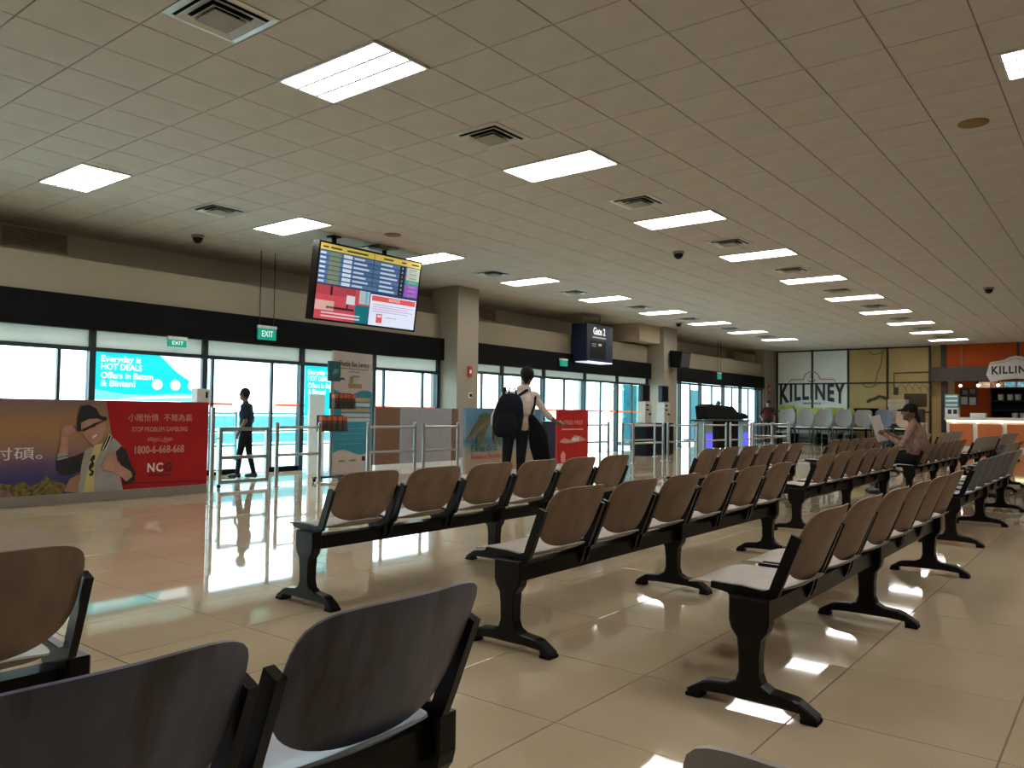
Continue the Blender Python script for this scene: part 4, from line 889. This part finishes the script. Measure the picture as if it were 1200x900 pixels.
# tall grey chairs at the partition and lime planters
M_LIME = mat('lime_fabric', (.33, .45, .04), .6, var=.2)
def tall_chair(x, y, rest, lab):
    c = thing('tall_chair', lab, 'chair', (x, y, 0), 'tall chairs before the cafe partition')
    shell(lambda a, b: (x+.29*a, y-.02-.24*b, .70-.03*max(0, b-.6)+.02*a*a), 8, 8, .03).build('seat', M_WINK, c, True)
    shell(lambda a, b: (x+.31*a, y+.22+.06*(b+1)/2-.06*a*a, .74+.66*(b+1)/2), 8, 8, .03).build('backrest', rest, c, True)
    for s in (-1, 1):
        b = MB(); b.tube([(x+s*.27, y-.2, .66), (x+s*.29, y-.24, .0)], .02); b.build('leg', M_BLK_METAL, c)
        b = MB(); b.tube([(x+s*.27, y+.18, .66), (x+s*.29, y+.24, .0)], .02); b.build('leg', M_BLK_METAL, c)
    b = MB(); b.tube([(x-.28, y-.22, .28), (x+.28, y-.22, .28)], .015); b.build('footrest', M_BLK_METAL, c)
    MB().bbox(x-.28, x+.28, y-.2, y+.18, .60, .66, .01).build('seat_frame', M_BLACK, c)
mg = mat('shell_grey', (.22, .20, .18), .55)
for k in range(7): tall_chair(-12.0+1.15+k*.72, YF-1.9, [mg, mg, mg, mg, mg, M_BLUEG, mat('shell_pink', (.5, .34, .26), .5)][k],
    ([ORD[k]+' tall grey chair from the window corner before the cafe logo']*5+['tall slate blue chair beside the pinkish one at the cafe', 'tall pinkish tan chair beside the slate blue one at the cafe'])[k])
for k, (a, b) in enumerate([(-11.6, -11.0), (-10.9, -9.9), (-9.75, -9.05), (-8.85, -8.55)]):
    t = thing('lime_bench', ['lime bench rising highest, next to the window corner pier', 'long lime bench below the middle of the cafe logo', 'lime bench between the logo and the tan panels', 'short lime bench end below the tan panels'][k], 'bench', ((a+b)/2, YF-.6, 0), 'lime benches along the cafe partition')
    MB().bbox(a, b, YF-.5, YF-.38, 1.18, 1.47+.09*(k == 0), .03).build('back_cushion', M_LIME, t); MB().bbox(a, b, YF-.47, YF-.40, .42, 1.2, .01).build('back_board', mat('bench_grey', (.30, .28, .25), .6), t); MB().bbox(a, b, YF-1.0, YF-.4, .42, .52, .03).build('seat_cushion', mat('bench_grey', (.30, .28, .25)), t)
    for x in (a+.06, b-.06): MB().box(x-.03, x+.03, YF-.95, YF-.4, 0, .42).build('leg', M_BLACK, t)

# ------------------------------------------------------------------ people
def capsule(p0, p1, r0, r1, n=12):
    p0, p1 = Vector(p0), Vector(p1); t = (p1-p0); L = t.length; t = t.normalized() if L > 1e-6 else Vector((0, 0, 1))
    ref = Vector((0, 0, 1)) if abs(t.z) < .9 else Vector((1, 0, 0)); a = t.cross(ref).normalized(); b = t.cross(a)
    pr = [(p0-t*r0*math.cos(q), r0*math.sin(q)) for q in (.02, .55, 1.05)]+[(p0, r0), (p1, r1)]+[(p1+t*r1*math.cos(q), r1*math.sin(q)) for q in (1.05, .55, .02)]
    vs = [c+r*(math.cos(k*2*math.pi/n)*a+math.sin(k*2*math.pi/n)*b) for c, r in pr for k in range(n)]
    fs = [(i*n+k, i*n+(k+1) % n, (i+1)*n+(k+1) % n, (i+1)*n+k) for i in range(len(pr)-1) for k in range(n)]
    fs += [tuple(range(n-1, -1, -1)), tuple(range((len(pr)-1)*n, len(pr)*n))]
    return vs, fs
def figure(name, label, loc, rz, prims, mats, scale=1.0, voxel=.011):
    """prims: ('c', p0, p1, r0, r1, mat) capsules and ('e', centre, radii, mat) ellipsoids, fused into one skin"""
    b = MB()
    for p in prims:
        if p[0] == 'c': b.add(*capsule(*p[1:5]))
        else: b.ellip(p[1], p[2], 16)
    me = b.mesh(name, [], False); ob = link(name, me)
    r = ob.modifiers.new('r', 'REMESH'); r.mode = 'VOXEL'; r.voxel_size = voxel; r.use_smooth_shade = True
    sm_ = ob.modifiers.new('s', 'SMOOTH'); sm_.factor = .5; sm_.iterations = 3
    bpy.context.view_layer.update()
    m2 = bpy.data.meshes.new_from_object(ob.evaluated_get(bpy.context.evaluated_depsgraph_get()))
    ob.modifiers.clear(); ob.data = m2; m2.name = name
    n = len(m2.polygons); C = np.empty(n*3); m2.polygons.foreach_get('center', C); C = C.reshape(-1, 3)
    best = np.full(n, 1e9); idx = np.zeros(n, int)
    for p in prims:
        if p[0] == 'c':
            a, q = np.array(p[1], float), np.array(p[2], float); d = q-a; L2 = max(d@d, 1e-9); t = np.clip((C-a)@d/L2, 0, 1)
            ds = np.linalg.norm(C-(a+t[:, None]*d), axis=1)-(p[3]+(p[4]-p[3])*t)
        else:
            e = (C-np.array(p[1]))/np.array(p[2]); k = np.linalg.norm(e, axis=1); ds = (k-1)*min(p[2])
        pr = p[-1]; ds = ds-(.004 if pr in ('eye', 'hair', 'cap', 'mouth') else 0)
        m = ds < best; best[m] = ds[m]; idx[m] = mats.index(pr) if pr in mats else 0
    m2.materials.clear()
    for k in mats: m2.materials.append(PM[k])
    m2.polygons.foreach_set('material_index', idx); m2.polygons.foreach_set('use_smooth', [True]*n); m2.update()
    ob.location = loc; ob.rotation_euler.z = rz; ob.scale = (scale,)*3
    return tag(ob, label, 'person')
def cl(name, c, **k): return mat('cloth_'+name, c, .9, var=.12, scale=14, bump=.1, spec=.15, **k)
PM = {'skin': mat('skin', (.155, .078, .05), .5), 'hair': mat('hair', (.006, .005, .005), .6, spec=.2), 'eye': mat('eye_dark', (.02, .015, .012), .3), 'mouth': mat('lips', (.26, .10, .08), .5),
      'shoe': mat('shoe_black', (.012, .012, .013), .4), 'pink': cl('blush', (.60, .50, .45)), 'grey_trouser': cl('charcoal', (.014, .018, .026)), 'navy': cl('navy', (.012, .022, .034)), 'dark': cl('black', (.010, .011, .014)),
      'maroon': cl('maroon', (.06, .012, .014)), 'peach': mat('cloth_peach_print', (.30, .18, .135), .9, var=.35, scale=28, bump=.2), 'pale': cl('pale_blue', (.45, .52, .58)), 'cap': cl('cap', (.012, .011, .012))}
def hand(w_, d, side, up=(0, 0, 1), curl=.5, s=1.0):
    """palm and five fingers from wrist w_ heading along d; side: the thumb's direction"""
    w_, d, th = Vector(w_), Vector(d).normalized(), Vector(side).normalized()
    th = (th-d*th.dot(d)).normalized(); nrm = d.cross(th).normalized()
    pr = [('c', w_, w_+d*.045*s, .028*s, .030*s, 'skin'), ('c', w_+d*.05*s+th*.018*s, w_+d*.05*s-th*.018*s, .020*s, .019*s, 'skin')]
    for k, L in enumerate((.070, .078, .072, .056)):
        o = w_+d*.085*s*.85+th*(.028-.019*k)*s; m_ = o+(d*math.cos(curl*.6)+nrm*math.sin(curl*.6))*L*.55*s
        e = m_+(d*math.cos(curl*1.7)+nrm*math.sin(curl*1.7))*L*.5*s
        pr += [('c', o, m_, .0095*s, .009*s, 'skin'), ('c', m_, e, .009*s, .0078*s, 'skin')]
    o = w_+d*.025*s+th*.024*s; m_ = o+(d*.6+th*.8)*.04*s; e = m_+(d*.9+th*.3+nrm*.3).normalized()*.032*s
    return pr+[('c', o, m_, .012*s, .0105*s, 'skin'), ('c', m_, e, .0105*s, .009*s, 'skin')]
def head(c, f, hairstyle='short', s=1.0):
    """c: head centre; f: facing direction on the ground"""
    c = Vector(c); f = Vector(f).normalized(); r = Vector((f.y, -f.x, 0)); u = Vector((0, 0, 1))
    pr = [('e', c, (.082*s, .088*s, .112*s), 'skin'), ('c', c+f*.035*s-u*.055*s, c+f*.055*s-u*.085*s, .055*s, .034*s, 'skin'),
          ('c', c+f*.088*s+u*.012*s, c+f*.108*s-u*.022*s, .010*s, .014*s, 'skin'), ('c', c+f*.085*s-u*.058*s+r*.018*s, c+f*.085*s-u*.058*s-r*.018*s, .010*s, .010*s, 'mouth')]
    for k in (-1, 1):
        pr += [('e', c+f*.080*s+r*k*.031*s+u*.012*s, (.012*s, .012*s, .009*s), 'eye'), ('c', c+r*k*.083*s+u*.015*s, c+r*k*.083*s-u*.025*s, .014*s, .011*s, 'skin')]
    if hairstyle == 'short':
        pr += [('e', c-f*.016*s+u*.028*s, (.095*s, .100*s, .104*s), 'hair'), ('c', c-f*.06*s, c-f*.06*s-u*.06*s, .045*s, .035*s, 'hair')]
    else:
        pr += [('e', c-f*.010*s+u*.045*s, (.094*s, .098*s, .085*s), 'cap'), ('c', c+f*.08*s+u*.035*s+r*.04*s, c+f*.15*s+u*.025*s, .016*s, .018*s, 'cap'), ('c', c+f*.08*s+u*.035*s-r*.04*s, c+f*.15*s+u*.025*s, .016*s, .018*s, 'cap'),
               ('c', c-f*.075*s+u*.0*s, c-f*.11*s-u*.10*s, .03*s, .028*s, 'hair'), ('c', c-f*.11*s-u*.10*s, c-f*.12*s-u*.22*s, .026*s, .012*s, 'hair')]
    return pr
def leg(hip, knee, ankle, toe, m, r=(.088, .062, .044), shoe='shoe'):
    a = Vector(ankle); t = Vector(toe)
    return [('c', hip, knee, r[0], r[1], m), ('c', knee, ankle, r[1]*.97, r[2], m), ('c', a+Vector((0, 0, -.035)), a+t*.15+Vector((0, 0, -.05)), .046, .036, shoe), ('c', a-t*.03+Vector((0, 0, -.045)), a-t*.03+Vector((0, 0, -.03)), .042, .045, shoe)]
def arm(sh, el, wr, m, bare=.0, r=(.054, .042, .031)):
    sh, el, wr = Vector(sh), Vector(el), Vector(wr)
    if bare == 0: return [('c', sh, el, r[0], r[1], m), ('c', el, wr, r[1], r[2], m)]
    mid = sh.lerp(el, .75) if bare == 1 else el.lerp(wr, .35)
    if bare == 1: return [('c', sh, mid, r[0], r[1]+.008, m), ('c', mid, el, r[1]-.002, r[1]-.004, 'skin'), ('c', el, wr, r[1]-.004, r[2]-.004, 'skin')]
    return [('c', sh, el, r[0], r[1], m), ('c', el, mid, r[1]+.006, r[1]+.004, m), ('c', mid, wr, r[1]-.006, r[2]-.003, 'skin')]
def torso(hip, chest, sl, sr, neck, hc, m, mt):
    hip, chest, neck, hc = map(Vector, (hip, chest, neck, hc)); sl, sr = Vector(sl), Vector(sr)
    return [('e', hip, (.165, .12, .12), mt), ('e', hip.lerp(chest, .4), (.165, .115, .17), m), ('e', chest, (.185, .12, .17), m), ('c', sl, sr, .066, .066, m),
            ('c', sl.lerp(sr, .5), neck, .075, .055, m), ('c', neck, hc-Vector((0, 0, .06)), .052, .05, 'skin')]
# man with the backpack: local y = away from the lens, x = his right
FWD = Vector((-.618, .786, 0)); RZ = math.atan2(-FWD.x, FWD.y)
def local(o, px, pz, y=0): return (o[0]+.786*px+FWD.x*y, o[1]+.618*px+FWD.y*y, pz)
mx, my = -6.40, 8.22
pr = torso((.0, 0, .90), (.05, .02, 1.20), (-.15, .02, 1.33), (.25, .03, 1.33), (.10, .03, 1.44), (.145, .06, 1.575), 'pink', 'grey_trouser')
pr += head((.145, .06, 1.60), (.25, 1, 0))
pr += leg((-.09, 0, .86), (-.12, .05, .47), (-.10, -.02, .085), (-.1, 1, 0), 'grey_trouser')+leg((.09, 0, .86), (.07, .10, .47), (.06, .10, .085), (.15, 1, 0), 'grey_trouser')
pr += arm((.25, .03, 1.31), (.40, .06, 1.10), (.55, .12, .98), 'pink', 2)+hand((.55, .12, .98), (.9, .2, -.25), (.1, .6, .6), curl=.7)
pr += arm((-.16, .02, 1.31), (-.29, -.01, 1.05), (-.30, .06, .82), 'pink', 2)+hand((-.30, .06, .82), (-.02, .1, -1), (.3, .9, 0), curl=.5)
pr += [('e', (.05, -.01, 1.18), (.215, .135, .21), 'pink'), ('e', (.03, 0, .98), (.195, .14, .16), 'pink'), ('c', (.06, .02, 1.42), (.14, .02, 1.42), .062, .062, 'pink')]
figure('person', 'man in a blush shirt with a navy backpack walking away', (mx, my, 0), RZ, pr, ['pink', 'grey_trouser', 'skin', 'hair', 'eye', 'mouth', 'shoe'])
bk = thing('backpack', 'dark navy backpack on the walking man in the blush shirt', 'backpack', (mx, my, .9), rz=RZ)
def bag_mesh(c, r, m, n=2.6, tw=0):
    b = MB(); N = 20; pf = [i/10 for i in range(11)]; vs = []
    for t in pf:
        th = math.pi*(t-.5); cz = math.copysign(abs(math.sin(th))**(2/n), math.sin(th)); k = abs(math.cos(th))**(2/n)
        for q in range(N):
            a = q*2*math.pi/N; ca = math.copysign(abs(math.cos(a))**(2/n), math.cos(a)); sa = math.copysign(abs(math.sin(a))**(2/n), math.sin(a))
            taper = 1-.22*max(0, cz)
            vs.append((c[0]+r[0]*k*ca*taper+tw*cz, c[1]+r[1]*k*sa*taper, c[2]+r[2]*cz))
    fs = [(i*N+q, i*N+(q+1) % N, (i+1)*N+(q+1) % N, (i+1)*N+q) for i in range(10) for q in range(N)]
    b.add(vs, fs); return b.mesh('bag', m, True)
M_PACK = mat('backpack_nylon', (.007, .008, .014), .75, var=.25, scale=8, bump=.2, spec=.15)
link('main_pocket', bag_mesh((-.10, -.23, .17), (.20, .11, .29), M_PACK, n=3.4, tw=.03), bk)
link('front_pocket', bag_mesh((-.12, -.335, .05), (.15, .045, .14), M_PACK, n=3.6), bk)
link('top_handle', MB().tube([(-.10, -.16, .45), (-.09, -.15, .52), (-.02, -.13, .53), (.0, -.13, .45)], .012).mesh('top_handle', M_BLACK, True), bk)
for a in (((-.17, -.11, .42), (-.15, .02, .53), (-.13, .14, .40), (-.14, .15, .15)), ((.03, -.13, .43), (.17, .0, .53), (.16, .16, .40), (.13, .16, .15))):
    link('shoulder_strap', MB().tube(a, [.018, .022, .022, .014], 8).mesh('shoulder_strap', M_BLACK, True), bk)
jk = thing('shoulder_bag', 'black soft bag hanging at the hip of the backpack man', 'bag', (mx, my, .4), rz=RZ)
bb = MB().tube([(.33, -.06, .02), (.335, -.07, .10), (.32, -.08, .25), (.29, -.09, .40), (.26, -.10, .52), (.23, -.10, .62), (.21, -.10, .68)], [.075, .115, .13, .125, .10, .07, .03], 14)
for k_, v_ in enumerate(bb.v): bb.v[k_] = (v_[0]+.012*math.sin(17*v_[2]+3*v_[1]), -.08+(v_[1]+.08)*.6, v_[2]+.02*math.sin(14*v_[0]))
link('body', bb.mesh('body', mat('black_cloth', (.006, .006, .007), .8, bump=.3, spec=.1), True), jk)
link('strap', MB().tube([(.18, -.12, .62), (.24, -.08, .80), (.26, .0, .97)], .014).mesh('strap', M_BLACK, True), jk)
# guard walking past the door, seen from the side
dx_, dy_ = -11.30, 7.38
side = Vector((-.786, -.618, 0)); RZD = math.atan2(-side.x, side.y)
pr = torso((0, 0, .93), (0, .01, 1.24), (-.17, .0, 1.38), (.17, 0, 1.38), (0, .02, 1.46), (0, .05, 1.60), 'navy', 'dark')+head((0, .05, 1.62), (0, 1, 0))
pr += leg((-.085, 0, .88), (-.09, .08, .48), (-.09, .12, .085), (0, 1, 0), 'dark')+leg((.085, 0, .88), (.09, -.04, .48), (.09, -.14, .085), (0, 1, 0), 'dark')
pr += arm((-.20, 0, 1.36), (-.235, -.06, 1.10), (-.21, .08, .88), 'navy', 1)+hand((-.21, .08, .88), (.05, .35, -1), (.3, 1, .2))
pr += arm((.20, 0, 1.36), (.235, -.04, 1.10), (.21, .10, .88), 'navy', 1)+hand((.21, .10, .88), (-.05, .35, -1), (-.3, 1, .2))
figure('person', 'man in dark uniform walking past the bright automatic door', (dx_, dy_, 0), RZD, pr, ['navy', 'dark', 'skin', 'hair', 'eye', 'mouth', 'shoe'], scale=.835)
# attendant in maroon by the far corner, facing the room
pr = torso((0, 0, .93), (0, .0, 1.24), (-.18, 0, 1.39), (.18, 0, 1.39), (0, .01, 1.46), (0, .03, 1.60), 'maroon', 'dark')+head((0, .03, 1.62), (0, 1, 0))
for s in (-1, 1):
    pr += leg((s*.09, 0, .88), (s*.10, .02, .48), (s*.11, 0, .085), (s*.15, 1, 0), 'dark')
    pr += arm((s*.21, 0, 1.37), (s*.29, -.02, 1.12), (s*.24, .16, .97), 'maroon', 1)+hand((s*.24, .16, .97), (-s*.2, .9, -.2), (-s, .2, .3))
figure('person', 'attendant in a maroon shirt standing by the far corner', (-11.35, 30.9, 0), math.atan2(-.5, -.85), pr, ['maroon', 'dark', 'skin', 'hair', 'eye', 'mouth', 'shoe'], voxel=.013)
# pale figure beyond the last bay
pr = torso((0, 0, .93), (0, .0, 1.24), (-.18, 0, 1.39), (.18, 0, 1.39), (0, .01, 1.46), (0, .03, 1.60), 'pale', 'grey_trouser')+head((0, .03, 1.62), (0, 1, 0))
for s in (-1, 1):
    pr += leg((s*.09, 0, .88), (s*.10, .02, .48), (s*.11, 0, .085), (s*.15, 1, 0), 'grey_trouser')
    pr += arm((s*.21, 0, 1.37), (s*.26, -.03, 1.12), (s*.22, .10, .92), 'pale', 1)+hand((s*.22, .10, .92), (-s*.1, .5, -.8), (-s, .3, .1))
figure('person', 'person in a pale shirt outside the last glazed bay', (-13.2, 30.4, -.03), math.atan2(.9, -.3), pr, ['pale', 'grey_trouser', 'skin', 'hair', 'eye', 'mouth', 'shoe'], voxel=.014)
# seated reader: local y = forward (world -x)
sx, sy_ = -2.42, 12.0+.5*PITCH_Y
pr = torso((0, -.03, .54), (0, -.03, .84), (-.17, .0, .98), (.17, .0, .98), (0, .03, 1.05), (0, .06, 1.15), 'peach', 'dark')+[('e', (0, -.02, .72), (.20, .15, .20), 'peach'), ('e', (0, 0, .90), (.205, .13, .13), 'peach')]+head((0, .07, 1.185), (0, 1, 0), 'cap')
for s in (-1, 1):
    k = .10 if s > 0 else .0
    pr += leg((s*.09, 0, .53), (s*.11, .42, .53), (s*.11, .42+k, .085), (s*.1, 1, 0), 'dark')
    pr += arm((s*.20, .0, .96), (s*.25, .12, .72), (s*.15, .36, .86), 'peach', 0)+hand((s*.15, .36, .86), (-s*.2, .8, .5), (-s*.4, -.2, 1), curl=.9)
figure('person', 'seated person in a dark cap and peach shirt reading a newspaper', (sx+.02, sy_, 0), math.radians(90), pr, ['peach', 'dark', 'skin', 'hair', 'cap', 'eye', 'mouth', 'shoe'])
nw = thing('newspaper', 'open white newspaper held by the seated reader', 'newspaper', (sx-.5, sy_, .85))
for s in (-1, 1):
    b = MB(); b.add([(-.45-.0, 0, -.10), (-.55, 0, .26), (-.50, s*.30, .30), (-.38, s*.30, -.08)], [(0, 1, 2, 3)]); b.v += [(x+.004, y, z) for x, y, z in b.v[:4]]
    b.f += [(7, 6, 5, 4), (0, 3, 7, 4), (3, 2, 6, 7), (2, 1, 5, 6), (1, 0, 4, 5)]; b.m += [0]*5
    pg = link('page', b.mesh('page', M_WINK), nw); pg.location = (.5-.02, 0, 0)
    for k in range(5):
        t = .2+.14*k; b2 = MB(); z = -.10+.36*t; x = -.45-.10*t
        b2.add([(x+.006, s*.03, z), (x+.006-.035, s*.03, z+.03), (x+.04-.035, s*.27, z+.06), (x+.04, s*.27, z+.03)], [(0, 1, 2, 3)])
        q = link('print_column', b2.mesh('print_column', mat('newsprint', (.18, .18, .18), .8, var=.5, scale=60)), pg)
